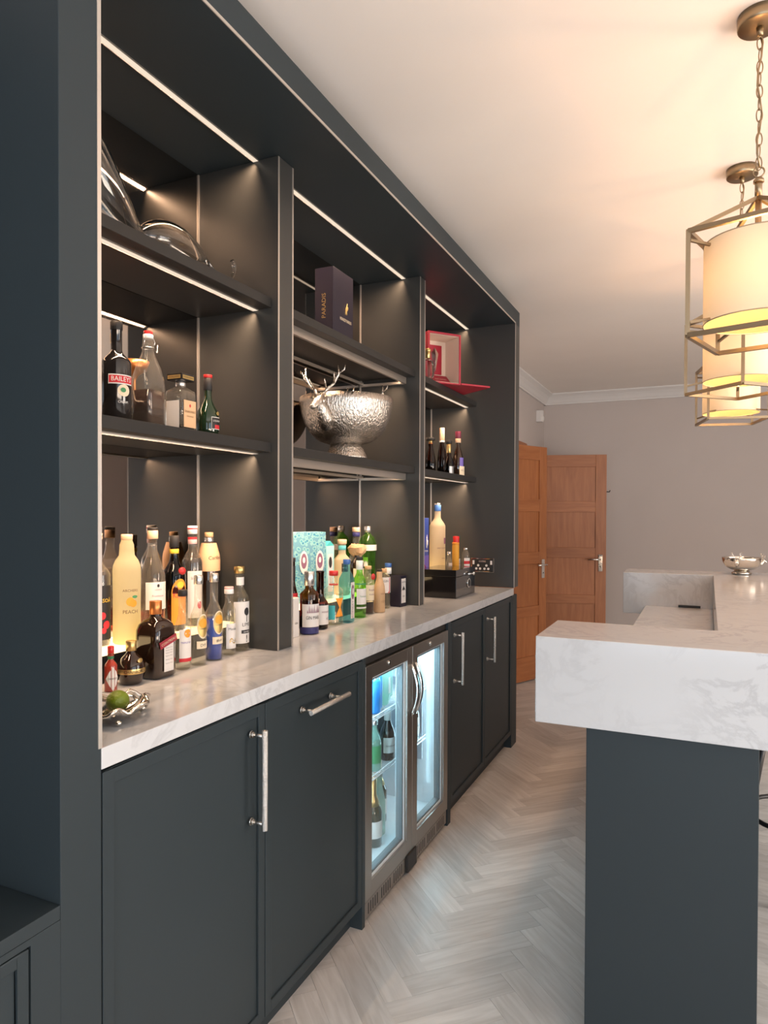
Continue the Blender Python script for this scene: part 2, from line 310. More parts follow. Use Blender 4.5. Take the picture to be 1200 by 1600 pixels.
_tc = {}
def textmesh(s):
    if s not in _tc:
        c = bpy.data.curves.new('letters', 'FONT'); c.body = s; c.size = 1.0; c.align_x = 'CENTER'; c.align_y = 'CENTER'; c.resolution_u = 2
        o = bpy.data.objects.new('letters', c); COL.objects.link(o); bpy.context.view_layer.update()
        me = bpy.data.meshes.new_from_object(o.evaluated_get(bpy.context.evaluated_depsgraph_get()))
        vs = [tuple(v.co) for v in me.vertices]; fs = [tuple(p.vertices) for p in me.polygons]
        w = max(v[0] for v in vs)-min(v[0] for v in vs)
        bpy.data.objects.remove(o); bpy.data.curves.remove(c); bpy.data.meshes.remove(me); _tc[s] = (vs, fs, w)
    return _tc[s]
def lettering(s, width, mat, parent, r=None, ang=0.0, z=0.0, flat=None, slant=0.0, squash=1.0, name='lettering'):
    """words wrapped on a round bottle (r) or laid on a flat face (flat=(origin, right, up))"""
    vs, fs, w = textmesh(s); k = width/w; mb = MB(); out = []
    for x, y, _ in vs:
        x *= k; y = y*k*squash; y += x*slant
        if flat:
            o, R, U = flat; out.append(Vector(o)+Vector(R)*x+Vector(U)*y)
        else:
            a = ang+x/r; out.append((r*math.cos(a), r*math.sin(a), z+y))
    mb.add(out, fs); return obj(name, mb, mat, parent)
def patch(mb, r, z0, z1, ang, wid, n=10, mi=0, sq=None):          # curved label on a round bottle
    vs = []; fs = []
    for k in range(n+1):
        a = ang-wid/2+wid*k/n
        for z in (z0, z1): vs.append((r*math.cos(a), r*math.sin(a), z))
    for k in range(n): fs.append((2*k, 2*k+2, 2*k+3, 2*k+1))
    return mb.add(vs, fs, True, mi)
def disc_patch(mb, r, zc, ang, rx, rz, n=20, mi=0, a0=0, a1=2*PI, off=0.0):
    vs = [((r+off)*math.cos(ang), (r+off)*math.sin(ang), zc)]
    for k in range(n+1):
        t = a0+(a1-a0)*k/n; a = ang+rx*math.cos(t)/r; vs.append(((r+off)*math.cos(a), (r+off)*math.sin(a), zc+rz*math.sin(t)))
    return mb.add(vs, [(0, k+1, k+2) for k in range(n)], False, mi)

# ------------------------------------------------------------------ room shell
XL, XR, YB, YF, ZC = -0.57, 4.2, -3.0, 7.72, 2.72
fl = struct('floor', bx(XL-1.3, XR+0.1, YB-0.1, YF+0.1, -0.10, -0.0135), 'rubber')
pk = MB().box(0, 0.3755, 0, 0.0845, -0.0130, 0.0)
pkm = pk.mesh('plank', 'oakfloor')
LP, WP = 0.376, 0.085; r2 = math.sqrt(0.5); cand = []
for j in range(-14, 12):
    for i in range(-90, 110):
        for kind in (0, 1):
            u, v = i*WP+j*LP, i*WP-j*LP
            if kind: u -= WP
            cu, cv = (u+LP/2, v+WP/2) if kind == 0 else (u+WP/2, v+LP/2)
            x, y = (cu-cv)*r2+0.274, (cu+cv)*r2+2.085
            if XL-1.2 < x < XR and YB < y < YF: cand.append((x, y, u, v, kind))
def plank_score(c):
    x, y = c[0], c[1]
    if x < -0.18 or y < 1.05 or x > 2.0: return 99
    if 0.85 < x and 1.9 < y < 4.3: return 99
    return math.hypot(x-0.9, y-0.6)
cand.sort(key=plank_score)
rest = MB()
for n, (x, y, u, v, kind) in enumerate(cand):
    ou, ov = (u, v) if kind == 0 else (u+WP, v)
    px, py = (ou-ov)*r2+0.274, (ou+ov)*r2+2.085; rz = PI/4 if kind == 0 else 3*PI/4
    if n < 290:
        o = link('plank', pkm, fl, (px, py, 0.0), rz)
    else:
        c, s_ = math.cos(rz), math.sin(rz)
        rest.add([(px+c*a-s_*b, py+s_*a+c*b, z) for z in (-0.013, 0.0) for a, b in ((0, 0), (0.3755, 0), (0.3755, 0.0845), (0, 0.0845))],
                 [(4, 5, 6, 7), (0, 1, 5, 4), (1, 2, 6, 5), (2, 3, 7, 6), (3, 0, 4, 7)])
o = obj('plank_field', rest, 'oakfloor', fl); o['kind'] = 'stuff'
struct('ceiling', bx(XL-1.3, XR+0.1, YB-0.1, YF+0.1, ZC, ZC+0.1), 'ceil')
wl = MB().box(XL-0.1, XL, YB, 5.20, 0, ZC).box(XL-0.1, XL, 6.74, YF, 0, ZC).box(XL-0.1, XL, 5.20, 6.74, 2.02, ZC)
struct('wall_left', wl, 'wall')
struct('wall_far', bx(XL-1.3, XR, YF, YF+0.1, 0, ZC), 'wall')
struct('wall_hall', MB().box(XL-1.3, XL-1.2, 4.9, YF, 0, ZC).box(XL-1.3, XL-0.1, 4.8, 4.9, 0, ZC), 'wall')
wr = MB().box(XR, XR+0.1, YB, -2.1, 0, ZC).box(XR, XR+0.1, 0.9, 1.6, 0, ZC).box(XR, XR+0.1, 3.8, YF, 0, ZC).box(XR, XR+0.1, -2.1, 0.9, 0, 0.35).box(XR, XR+0.1, -2.1, 0.9, 2.35, ZC).box(XR, XR+0.1, 1.6, 3.8, 0, 0.35).box(XR, XR+0.1, 1.6, 3.8, 2.35, ZC)
struct('wall_right', wr, 'wall')
wb = MB().box(XL, 0.2, YB-0.1, YB, 0, ZC).box(3.2, XR, YB-0.1, YB, 0, ZC).box(0.2, 3.2, YB-0.1, YB, 2.35, ZC).box(0.2, 3.2, YB-0.1, YB, 0, 0.15)
struct('wall_back', wb, 'wall')
def window(nm, axis, lo, hi, z0, z1, at, n):
    mb = MB(); gl = MB(); w = 0.05
    def b_(m, a0, a1, zz0, zz1, t=0.05):
        m.box(a0, a1, at-t/2, at+t/2, zz0, zz1) if axis == 'x' else m.box(at-t/2, at+t/2, a0, a1, zz0, zz1)
    b_(mb, lo, hi, z0, z0+w); b_(mb, lo, hi, z1-w, z1)
    for k in range(n+1):
        a = lo+(hi-lo-w)*k/n; b_(mb, a, a+w, z0, z1)
    f = struct(nm, mb, 'trim'); b_(gl, lo+w, hi-w, z0+w, z1-w, 0.006); obj('pane', gl, 'pane', f)
window('window_1', 'x', 0.2, 3.2, 0.15, 2.35, YB-0.03, 3)
window('window_2', 'y', -2.1, 0.9, 0.35, 2.35, XR+0.03, 3)
window('added_window_3', 'y', 1.6, 3.8, 0.35, 2.35, XR+0.03, 2)  # unseen window, added to bring light to the far end
# cove moulding and baseboards
prof = [(0, 0), (0.11, 0), (0.11, -0.012), (0.098, -0.02), (0.075, -0.035), (0.05, -0.062), (0.032, -0.09), (0.022, -0.10), (0.022, -0.112), (0, -0.112)]
def cove(nm, a, b, inward):
    a, b, n = Vector(a), Vector(b), Vector(inward); mb = MB(); k = len(prof)
    vs = [p+n*d+Vector((0, 0, h)) for p in (a, b) for d, h in prof]
    mb.add(vs, [(i, (i+1) % k, k+(i+1) % k, k+i) for i in range(k)]+[tuple(range(k)), tuple(range(k, 2*k))]); struct(nm, mb, 'trim')
cove('trim_1', (XL, YF, ZC), (XR, YF, ZC), (0, -1, 0)); cove('trim_2', (XL, 4.25, ZC), (XL, YF, ZC), (1, 0, 0))
struct('baseboard_far', bx(XL, XR, YF-0.018, YF, 0, 0.14), 'trim', bev=0.004)
# door casing round the opening to the hall
struct('trim_3', MB().box(XL, XL+0.02, 5.12, 5.20, 0, 2.10).box(XL, XL+0.02, 6.74, 6.82, 0, 2.10).box(XL, XL+0.02, 5.20, 6.74, 2.02, 2.10), 'oakdoor')

# ------------------------------------------------------------------ oak doors (ajar, both into the room)
def door_leaf(nm, hinge, ang, width, lever_dir, hook):
    d = link(nm, None, None, hinge, ang); d['kind'] = 'structure'
    T = 0.042; rails = [(0.01, 0.21), (0.545, 0.63), (0.985, 1.085), (1.425, 1.53), (1.86, 1.975)]; sw = 0.10
    for x0 in (0, width-sw): obj('stile', bx(x0, x0+sw, -T/2, T/2, 0.01, 1.975), 'oakdoor', d, bev=0.002)
    for a, b in rails: obj('rail', bx(sw, width-sw, -T/2, T/2, a, b), 'oakrail', d, bev=0.002)
    for k in range(4): obj('panel', bx(sw, width-sw, -0.011, 0.011, rails[k][1], rails[k+1][0]), 'oakdoor', d)
    for side in (-1, 1):
        y = side*T/2
        h = obj('handle_plate', MB().box(width-0.072, width-0.032, min(y, y+side*0.008), max(y, y+side*0.008), 0.86, 1.02), 'chrome', d, bev=0.003)
        lv = MB().tube([(width-0.052, y, 0.975), (width-0.052, y+side*0.045, 0.975)], 0.009, 10)
        lv.tube([(width-0.052, y+side*0.045, 0.975), (width-0.052+lever_dir*0.05, y+side*0.047, 0.975), (width-0.052+lever_dir*0.12, y+side*0.044, 0.973)], [0.009, 0.008, 0.007], 10)
        obj('lever', lv, 'chrome', h)
        obj('keyhole', MB().tube([(width-0.052, y+side*0.0085, 0.905), (width-0.052, y+side*0.0095, 0.905)], 0.006, 10), 'black', h)
    if hook:
        obj('hook', MB().tube([(width-0.002, 0, 1.62), (width+0.03, 0, 1.62), (width+0.035, 0, 1.635)], 0.005, 8), 'black', d)
    return d
# leaf 1 turns 65 degrees off the wall line, leaf 2 stands nearly square to the wall
door_leaf('door_1', (-0.545, 5.235, 0), math.atan2(0.745, 0.345), 0.82, -1, False)
door_leaf('door_2', (-0.545, 6.705, 0), math.atan2(0.19, 0.74), 0.765, -1, True)
t = thing('motion_sensor', 'small white alarm motion sensor high in the far left corner under the cove', 'sensor', (XL+0.035, 7.35, 2.44))
obj('housing', MB().prism([(-0.035, -0.045), (0.02, -0.045), (0.035, 0), (0.02, 0.045), (-0.035, 0.045)], -0.06, 0.06), 'trim', t, bev=0.005)
obj('lens', bx(0.02, 0.038, -0.025, 0.025, -0.045, 0.0), 'white_plastic', t, bev=0.004)

# ------------------------------------------------------------------ bar wall: portal, pilasters, mirror, shelves, LED strips
ZK = 0.956                                                        # worktop height
MX = -0.535                                                       # mirror plane
SF = -0.24                                                        # shelf front
bays = [(0.958, 1.881), (1.971, 3.109), (3.178, 4.112)]
bw = thing('bar_cabinet', 'charcoal built-in bar shelving with mirrored back and lit shelves above the white worktop', 'shelving', (0, 0, 0))
obj('side_panel', bx(-0.56, 0, 0.866, 0.958, 0.0, 2.548), 'cab', bw, bev=0.0015)
obj('side_panel', bx(-0.56, 0, 4.112, 4.217, 0.958, 2.548), 'cab_lit', bw, bev=0.0015); obj('end_panel', bx(-0.56, 0, 4.069, 4.19, 0.0, 0.9135), 'cab', bw, bev=0.0015)
obj('header', bx(-0.56, 0, 0.866, 4.217, 2.548, 2.637), 'cab', bw, bev=0.0015)
for y0, y1 in ((1.881, 1.971), (3.109, 3.178)):
    p = obj('pilaster', bx(-0.56, -0.216, y0, y1, ZK+0.0005, 2.547), 'cab_lit', bw, bev=0.001)
    for ye in (y0-0.0006, y1-0.0072): obj('edge_trim', bx(-0.2158, -0.2145, ye, ye+0.0078, ZK+0.001, 2.545), 'edge', p)
ft = MB().box(-0.0005, 0.0018, 0.9495, 0.9585, ZK+0.001, 2.556).box(-0.0005, 0.0018, 4.1115, 4.119, ZK+0.001, 2.556).box(-0.0005, 0.0018, 0.9585, 4.1115, 2.5475, 2.556)
obj('frame_edge_trim', ft, 'edge', bw)
for k, (y0, y1) in enumerate(bays):
    m = obj('mirror_panel', bx(-0.556, MX, y0, y1, ZK+0.0005, 2.547), 'mirror', bw)
    for ya in (y1-0.005, y0): obj('mirror_trim', bx(MX, MX+0.004, ya, ya+0.005, ZK+0.001, 2.546), 'edge', m)
def led(parent, y0, y1, z, tilt=32.0, tray=False):
    """LED profile under a shelf: aluminium channel, cream diffuser, and the light it gives, aimed down and back to the mirror"""
    x = -0.30
    ch = obj('led_channel', MB().box(x-0.0110, x-0.0090, y0, y1, z-0.005, z).box(x+0.0090, x+0.0105, y0, y1, z-0.0035, z), 'alu', parent)
    obj('led_diffuser', MB().box(x-0.009, x+0.009, y0, y1, z-0.0035, z-0.0005), 'ledface', ch)
    l = bpy.data.lights.new('led_strip_light', 'AREA'); l.shape = 'RECTANGLE'; l.size = 0.010; l.size_y = y1-y0-0.01; l.energy = LED_W*(y1-y0); l.color = LED_COL; l.spread = math.radians(112)
    lo = bpy.data.objects.new('led_strip_light', l); COL.objects.link(lo); lo.location = (x-0.001, (y0+y1)/2, z-0.006); lo.rotation_euler = (0, math.radians(tilt), 0)
for k, (y0, y1) in enumerate(bays):
    led(bw, y0+0.002, y1-0.002, 2.547)
    for zt in (2.095, 1.629):
        s = obj('shelf', bx(MX+0.001, SF, y0+0.001, y1-0.001, zt-0.031, zt), 'cab_shaded', bw, bev=0.0012)
        led(s, y0+0.002, y1-0.002, zt-0.031)
        if k == 1:                                                # hanging chrome rail frame below the middle shelves
            zr = zt-0.062; w = 0.012
            rm = MB().box(SF-0.056, SF-0.044, y0+0.004, y1-0.004, zr+0.0, zt-0.031)
            for yy in (y1-0.016, y0+0.004): rm.box(MX+0.002, SF-0.056, yy, yy+w, zr, zr+w).box(MX+0.002, MX+0.012, yy, yy+w, zr+w, zt-0.031)
            rm.box(MX+0.014, MX+0.026, y0+0.016, y1-0.016, zr+0.008, zr+0.02)
            obj('chrome_rail', rm, 'alu', s, bev=0.001)
# lit acrylic riser behind the front row in each bay
for k, (y0, y1, lab) in enumerate(((0.962, 1.878, 'glowing display riser behind the bottles at the near end of the bar'), (1.975, 3.104, 'glowing display riser behind the gin bottles in the middle bay'), (3.182, 4.06, 'glowing display riser behind the black box in the far bay'))):
    t = thing('bottle_riser', lab, 'display riser', (-0.455, (y0+y1)/2, ZK), group='lit risers on the worktop'); h = (y1-y0)/2
    obj('body', bx(-0.075, 0.075, -h, h, 0.0005, 0.074), 'black', t, bev=0.002)
    obj('lit_top', bx(-0.075, 0.078, -h, h, 0.074, 0.084), 'riserglow', t)

# ------------------------------------------------------------------ worktop
tag(obj('worktop', bx(-0.56, 0.0, 0.9585, 4.1115, 0.915, ZK), 'quartz', bev=0.0015), 'long white veined quartz worktop under the bar shelves', 'worktop')

# ------------------------------------------------------------------ base cabinets
def shaker(nm, y0, y1, z0, z1, parent, mat='cab', fw=0.028):
    d = obj(nm, bx(-0.020, -0.006, y0, y1, z0, z1), mat, parent)
    f = MB().box(-0.006, 0.0, y0, y0+fw, z0, z1).box(-0.006, 0.0, y1-fw, y1, z0, z1).box(-0.006, 0.0, y0+fw, y1-fw, z0, z0+fw).box(-0.006, 0.0, y0+fw, y1-fw, z1-fw, z1)
    obj('door_frame', f, mat, d, bev=0.0015); return d
def tbar(parent, a, b, posts):
    a, b = Vector(a), Vector(b)
    h = obj('handle', MB().tube([a, b], 0.0075, 16), 'knurl', parent, bev=0.0008)
    for q in posts:
        pm_ = MB(); c = a.lerp(b, q); pm_.tube([(0.0, c.y, c.z), (c.x, c.y, c.z)], 0.0042, 10); pm_.tube([(0.0, c.y, c.z), (0.004, c.y, c.z)], 0.0095, 14); pm_.tube([(0.006, c.y, c.z), (0.010, c.y, c.z)], 0.0068, 12)
        obj('handle_post', pm_, 'steel', h)
def base_unit(lab, y0, y1, doors):
    t = thing('base_cabinet', lab, 'cabinet', (0, 0, 0))
    obj('carcass', bx(-0.555, -0.0215, y0, y1, 0.09, 0.9145), 'cab', t)
    obj('plinth', bx(-0.10, -0.045, y0, y1, 0.0, 0.0895), 'cab', t)
    for a, b, kind in doors:
        d = shaker('door', a, b, 0.082, 0.908, t)
        if kind == 'r': tbar(d, (0.042, b-0.062, 0.61), (0.042, b-0.062, 0.86), (0.06, 0.94))
        elif kind == 'l': tbar(d, (0.042, a+0.036, 0.622), (0.042, a+0.036, 0.862), (0.06, 0.94))
        else: tbar(d, (0.042, 1.658, 0.845), (0.042, 1.889, 0.845), (0.08, 0.80))
base_unit('charcoal base cabinet with two doors at the near end left of the fridge', 0.9595, 2.0655, [(0.9615, 1.4965, 'r'), (1.5, 2.064, 'h')])
base_unit('charcoal base cabinet with two doors beyond the fridge', 2.9675, 4.0675, [(2.969, 3.501, 'l'), (3.505, 4.066, 'l')])
for lab, a, b in (('slim charcoal end panel left of the glass fridge', 2.0665, 2.0885), ('slim charcoal end panel right of the glass fridge', 2.9245, 2.9665)):
    tag(obj('end_panel', bx(-0.50, 0.0, a, b, 0.0, 0.9145), 'cab', bev=0.001), lab, 'panel')

# ------------------------------------------------------------------ bench unit with open niche left of the bar
t = thing('bench_cabinet', 'dark low cabinet with an open ledge at the lower left edge of the bar wall', 'cabinet', (0, 0, 0))
obj('carcass', bx(-0.555, -0.0215, -0.75, 0.8655, 0.0, 0.68), 'cab', t)
obj('ledge', bx(-0.555, 0.0, -0.75, 0.8655, 0.6805, 0.706), 'cab', t, bev=0.001)
obj('face_frame', MB().box(-0.021, 0.0, 0.806, 0.8655, 0.0, 0.68).box(-0.021, 0.0, -0.75, 0.806, 0.668, 0.68).box(-0.021, 0.0, 0.0, 0.06, 0.0, 0.668), 'cab', t)
shaker('door', 0.0635, 0.8025, 0.08, 0.664, t, fw=0.022)
obj('back_panel', bx(-0.56, -0.54, -0.75, 0.8655, 0.7065, 2.637), 'cab', t)

# ------------------------------------------------------------------ glass-door bar fridge
t = thing('bar_fridge', 'two-door glass bottle fridge, lit blue-white inside, built in under the worktop', 'fridge', (0, 0, 0))
y0, y1, ym = 2.0895, 2.9235, 2.5065
c = MB().box(-0.50, -0.46, y0, y1, 0.02, 0.905).box(-0.46, -0.048, y0, y0+0.03, 0.02, 0.905).box(-0.46, -0.048, y1-0.03, y1, 0.02, 0.905).box(-0.46, -0.048, y0+0.03, y1-0.03, 0.02, 0.10).box(-0.46, -0.048, y0+0.03, y1-0.03, 0.87, 0.905)
obj('casing', c, 'fridge_steel', t)
li = MB().box(-0.46, -0.452, y0+0.03, y1-0.03, 0.10, 0.87); obj('back_liner', li, 'fridge_back', t)
obj('liner', MB().box(-0.452, -0.048, y0+0.03, y0+0.038, 0.10, 0.87).box(-0.452, -0.048, y1-0.038, y1-0.03, 0.10, 0.87).box(-0.452, -0.048, y0+0.038, y1-0.038, 0.10, 0.108).box(-0.452, -0.048, y0+0.038, y1-0.038, 0.862, 0.87), 'fridge_in', t)
obj('top_vent', bx(-0.048, -0.012, y0, y1, 0.886, 0.9125), 'rubber', t)
for a, b in ((y0+0.001, ym-0.0015), (ym+0.0015, y1-0.001)):
    wa, wb_, z0, z1 = a+0.051, b-0.051, 0.134, 0.836
    d = obj('door', MB().box(-0.045, 0.0, a, wa, 0.078, 0.882).box(-0.045, 0.0, wb_, b, 0.078, 0.882).box(-0.045, 0.0, wa, wb_, 0.078, z0).box(-0.045, 0.0, wa, wb_, z1, 0.882), 'fridge_steel', t, bev=0.001)
    def ring(i, x0, x1, m, nm):
        obj(nm, MB().box(x0, x1, wa+i, wa+i+0.008, z0+i, z1-i).box(x0, x1, wb_-i-0.008, wb_-i, z0+i, z1-i).box(x0, x1, wa+i+0.008, wb_-i-0.008, z0+i, z0+i+0.008).box(x0, x1, wa+i+0.008, wb_-i-0.008, z1-i-0.008, z1-i), m, d)
    ring(0.0, -0.046, -0.010, 'fridge_in', 'inner_frame'); ring(0.008, -0.040, -0.014, 'gasket', 'gasket')
    obj('glass', bx(-0.022, -0.016, wa+0.008, wb_-0.008, z0+0.008, z1-0.008), 'pane', d)
    ly = (a+b)/2-0.02
    obj('lock', MB().tube([(0, ly, 0.862), (0.004, ly, 0.862)], 0.009, 14).tube([(0.004, ly, 0.862), (0.0055, ly, 0.862)], 0.005, 12), 'chrome', d)
    he = b-0.020 if b < 2.6 else a+0.020
    pts = []
    for i in range(13):
        q = i/12; pts.append((0.004+0.026*math.sin(PI*q), he, 0.615+0.20*q))
    obj('handle', MB().tube(pts, [0.0055+0.002*math.sin(PI*i/12) for i in range(13)], 10), 'chrome', d)
for a, b in ((y0+0.004, 2.452), (2.545, y1-0.004)):
    g = obj('grille', bx(-0.03, -0.004, a, b, 0.016, 0.072), 'fridge_steel', t, bev=0.001)
    n = 18; sl = MB()
    for k in range(n):
        yy = a+0.03+(b-a-0.05)*k/(n-1)
        if k % 6 == 5: continue
        sl.box(-0.0045, -0.0036, yy-0.0035, yy+0.0035, 0.026, 0.064)
    o = obj('grille_slots', sl, 'black', g); o['kind'] = 'stuff'
obj('kick_block', bx(-0.03, 0.006, 2.453, 2.544, 0.012, 0.078), 'rubber', t, bev=0.002)
def rack(zz, yy0, yy1):
    mb = MB()
    for k in range(52):
        yy = yy0+0.008+(yy1-yy0-0.016)*k/51; mb.tube([(-0.43, yy, zz), (-0.092, yy, zz)], 0.0016, 5)
    for xx in (-0.092, -0.26, -0.43): mb.tube([(xx, yy0, zz-0.003), (xx, yy1, zz-0.003)], 0.003, 6)
    mb.tube([(-0.092, yy0, zz+0.012), (-0.092, yy1, zz+0.012)], 0.0022, 6)
    o = obj('wire_rack', mb, 'wire', t)
rack(0.622, y0+0.039, y1-0.039); rack(0.400, y0+0.039, y1-0.039)
obj('evaporator_panel', bx(-0.30, -0.105, y1-0.046, y1-0.0385, 0.30, 0.66), 'fridge_back', t, bev=0.002)
FR_COL = (0.55, 0.86, 1.0)
area('fridge_lamp', (-0.10, (y0+ym)/2+0.02, 0.855), (0, math.radians(12), 0), 0.05, 0.30, 2.4, FR_COL)
area('fridge_lamp', (-0.10, (ym+y1)/2, 0.855), (0, math.radians(12), 0), 0.05, 0.30, 2.4, FR_COL)
for yy in (y0+0.042, y1-0.042):
    sgn = 1 if yy < 2.4 else -1
    area('fridge_lamp', (-0.065, yy, 0.50), (math.radians(90*sgn), 0, math.radians(20*sgn)), 0.03, 0.6, 1.3, FR_COL)

# ------------------------------------------------------------------ island bar
IX0, IX1, IY0, IY1, IZ0, IZ1 = 0.63, 1.68, 1.822, 4.365, 0.853, 1.08
t = thing('bar_island', 'charcoal island bar with thick white quartz top and sunken prep well', 'bar counter', (0, 0, 0))
obj('base', MB().box(0.757, 1.155, IY0+0.03, IY1-0.03, 0.0, 0.852), 'cab', t, bev=0.002)
top = MB().prism([(IX0, IY0), (IX1, IY0), (IX1, IY1), (IX0, IY1), (IX0, 4.073), (1.085, 4.073), (1.068, 2.125), (IX0, 2.125)], IZ0, IZ1)
obj('quartz_top', top, 'quartz', t, bev=0.002)
obj('prep_worktop', MB().prism([(0.748, 2.126), (1.067, 2.126), (1.084, 4.072), (0.748, 4.072)], 0.876, 0.90), 'quartz', t, bev=0.001)
obj('well_side', MB().prism([(1.0685, 2.126), (1.10, 2.126), (1.10, 4.072), (1.0855, 4.072)], 0.70, 0.8525), 'cab', t)
tag(obj('socket_strip', MB().box(0.915, 1.025, 4.062, 4.0715, 0.9015, 0.913), 'black', bev=0.001), 'thin black power strip against the upstand in the island well', 'power strip')

# bar stool: black metal frame just past the island column
t = thing('bar_stool', 'black metal bar stool partly behind the island column', 'stool', (1.385, 3.00, 0), 0.3)
sl = MB().lathe([(0.0, 0.0), (0.17, 0.0), (0.185, 0.012), (0.185, 0.035), (0.17, 0.05), (0.0, 0.055)], 28); obj('seat', sl, 'black', t, (0, 0, 0.68))
for a in range(4):
    an = PI/4+a*PI/2; obj('leg', MB().tube([(0.12*math.cos(an), 0.12*math.sin(an), 0.68), (0.23*math.cos(an), 0.23*math.sin(an), 0.0)], 0.012, 8), 'black', t)
obj('foot_ring', MB().tube([(0.195*math.cos(2*PI*k/28), 0.195*math.sin(2*PI*k/28), 0.27) for k in range(28)], 0.009, 8, closed=True), 'black', t)

# ------------------------------------------------------------------ pendants
def pendant(y, rot, lab):
    x = 1.155
    t = thing('pendant_lamp', lab, 'pendant lamp', (x, y, 1.868), 0.0, group='lantern pendants over the island')
    zc = ZC-1.868
    obj('canopy', MB().lathe([(0.0, zc), (0.055, zc), (0.055, zc-0.03), (0.052, zc-0.033), (0.0, zc-0.033)], 32, closed=False).tube([(0, 0, zc-0.033), (0, 0, zc-0.055)], [0.010, 0.007], 12), 'bronze', t)
    z = zc-0.056; k = 0; zend = 0.452
    link_m = None
    while z-0.036 > zend-0.012:
        if link_m is None:
            pts = []
            for i in range(16):
                a = 2*PI*i/16; pts.append((0.0075*math.cos(a), 0, -0.018+0.018*math.sin(a)))
            link_m = MB().tube(pts, 0.0016, 6, closed=True).mesh('chain_link', 'bronze')
        link('chain_link', link_m, t, (0, 0, z), (k % 2)*PI/2+0.3); z -= 0.0315; k += 1
    pts = [(0.006*math.sin(i*1.3), 0.006*math.cos(i*1.1), zc-0.04-(zc-0.04-zend)*i/10) for i in range(11)]
    obj('cord', MB().tube(pts, 0.0028, 6), 'bronze', t)
    obj('hub', MB().tube([(0, 0, 0.375), (0, 0, 0.425)], 0.009, 12).tube([(0, 0, 0.412), (0, 0, 0.42)], 0.013, 12).tube([(0.0135*math.cos(2*PI*i/16), 0, 0.44+0.0135*math.sin(2*PI*i/16)) for i in range(16)], 0.0022, 6, closed=True), 'bronze', t)
    h = 0.135; w = 0.0115; cs = [(-h, -h), (h, -h), (h, h), (-h, h)]
    cr = [Vector((a*math.cos(rot)-b*math.sin(rot), a*math.sin(rot)+b*math.cos(rot), 0)) for a, b in cs]
    Z0, Z1, ZA = Vector((0, 0, 0.006)), Vector((0, 0, 0.279)), Vector((0, 0, 0.380))
    for i in range(4):
        a, b = cr[i], cr[(i+1) % 4]
        obj('cage_bar', MB().bar(a+Z0, a+Z1, w), 'bronze', t); obj('cage_bar', MB().bar(a+Z0, b+Z0, w), 'bronze', t); obj('cage_bar', MB().bar(a+Z1, b+Z1, w), 'bronze', t)
        obj('cage_bar', MB().bar(a+Z1, ZA*0.985, w*0.85), 'bronze', t)
        n = a.normalized()
        for za, zb in ((0.255, 0.245), (0.04, 0.05)): obj('shade_strut', MB().bar(a*0.97+Vector((0, 0, za)), n*0.131+Vector((0, 0, zb)), 0.007), 'bronze', t)
    sh = MB(); n = 48; vs = []
    for zz in (0.046, 0.258):
        for k in range(n): vs.append((0.131*math.cos(2*PI*k/n), 0.131*math.sin(2*PI*k/n), zz))
    sh.add(vs, [(k, (k+1) % n, n+(k+1) % n, n+k) for k in range(n)], True)
    s = obj('shade', sh, 'shade', t)
    for zz in (0.046, 0.258): obj('shade_rim', MB().tube([(0.131*math.cos(2*PI*k/36), 0.131*math.sin(2*PI*k/36), zz) for k in range(36)], 0.0016, 6, closed=True), 'shade_edge', s)
    obj('stem', MB().tube([(0, 0, 0.375), (0, 0, 0.19)], 0.008, 10), 'bronze', t)
    obj('bulb', MB().ball((0, 0, 0.155), 0.022, 0.022, 0.03, 14, 10), 'bulb', t)
    l = bpy.data.lights.new('pendant_light', 'POINT'); l.energy = PEND_W; l.color = PEND_COL; l.shadow_soft_size = 0.035
    lo = bpy.data.objects.new('pendant_light', l); COL.objects.link(lo); lo.location = (x, y, 1.868+0.155); lo.parent = None
pendant(2.085, math.radians(-16.5), 'nearest bronze lantern pendant with round cream shade')
pendant(2.975, math.radians(-45), 'middle bronze lantern pendant, second from the camera')
pendant(3.90, math.radians(12), 'farthest bronze lantern pendant, lowest in view')

# ------------------------------------------------------------------ bottles
def smooth_prof(r, hs, hn, h, rn, base=0.004, n=7, lip=True):
    p = [(r-base, 0.0), (r, base), (r, hs)]
    for i in range(1, n+1):
        q = i/n; p.append((rn+(r-rn)*(0.5+0.5*math.cos(PI*q)), hs+(hn-hs)*q))
    p += [(rn, h-0.008)]
    if lip: p += [(rn+0.0012, h-0.006), (rn+0.0012, h)]
    else: p += [(rn, h)]
    return p
def shell(prof, th=0.002, sq=None, n=24, rot=0.0):
    mb = MB(); mb.lathe(prof, n, closed=False, sq=sq, rot=rot)
    o = len(mb.v)-len(prof)*n
    mb.f.append([o+k for k in range(n)][::-1]); mb.sm.append(False); mb.mi.append(0)
    return mb
def liquid(prof, level, sq=None, n=24, rot=0.0):
    pr = []; s2 = []
    for i, (r, z) in enumerate(prof):
        if z <= level: pr.append((max(r-0.0022, 0.002), max(z, 0.004)))
        else:
            r0, z0 = prof[i-1]; q = (level-z0)/(z-z0) if z > z0 else 0; pr.append((max(r0+(r-r0)*q-0.0022, 0.002), level)); 
            if sq: s2.append(sq[i])
            break
        if sq: s2.append(sq[i])
    return MB().lathe(pr, n, sq=s2 if sq else None, rot=rot)
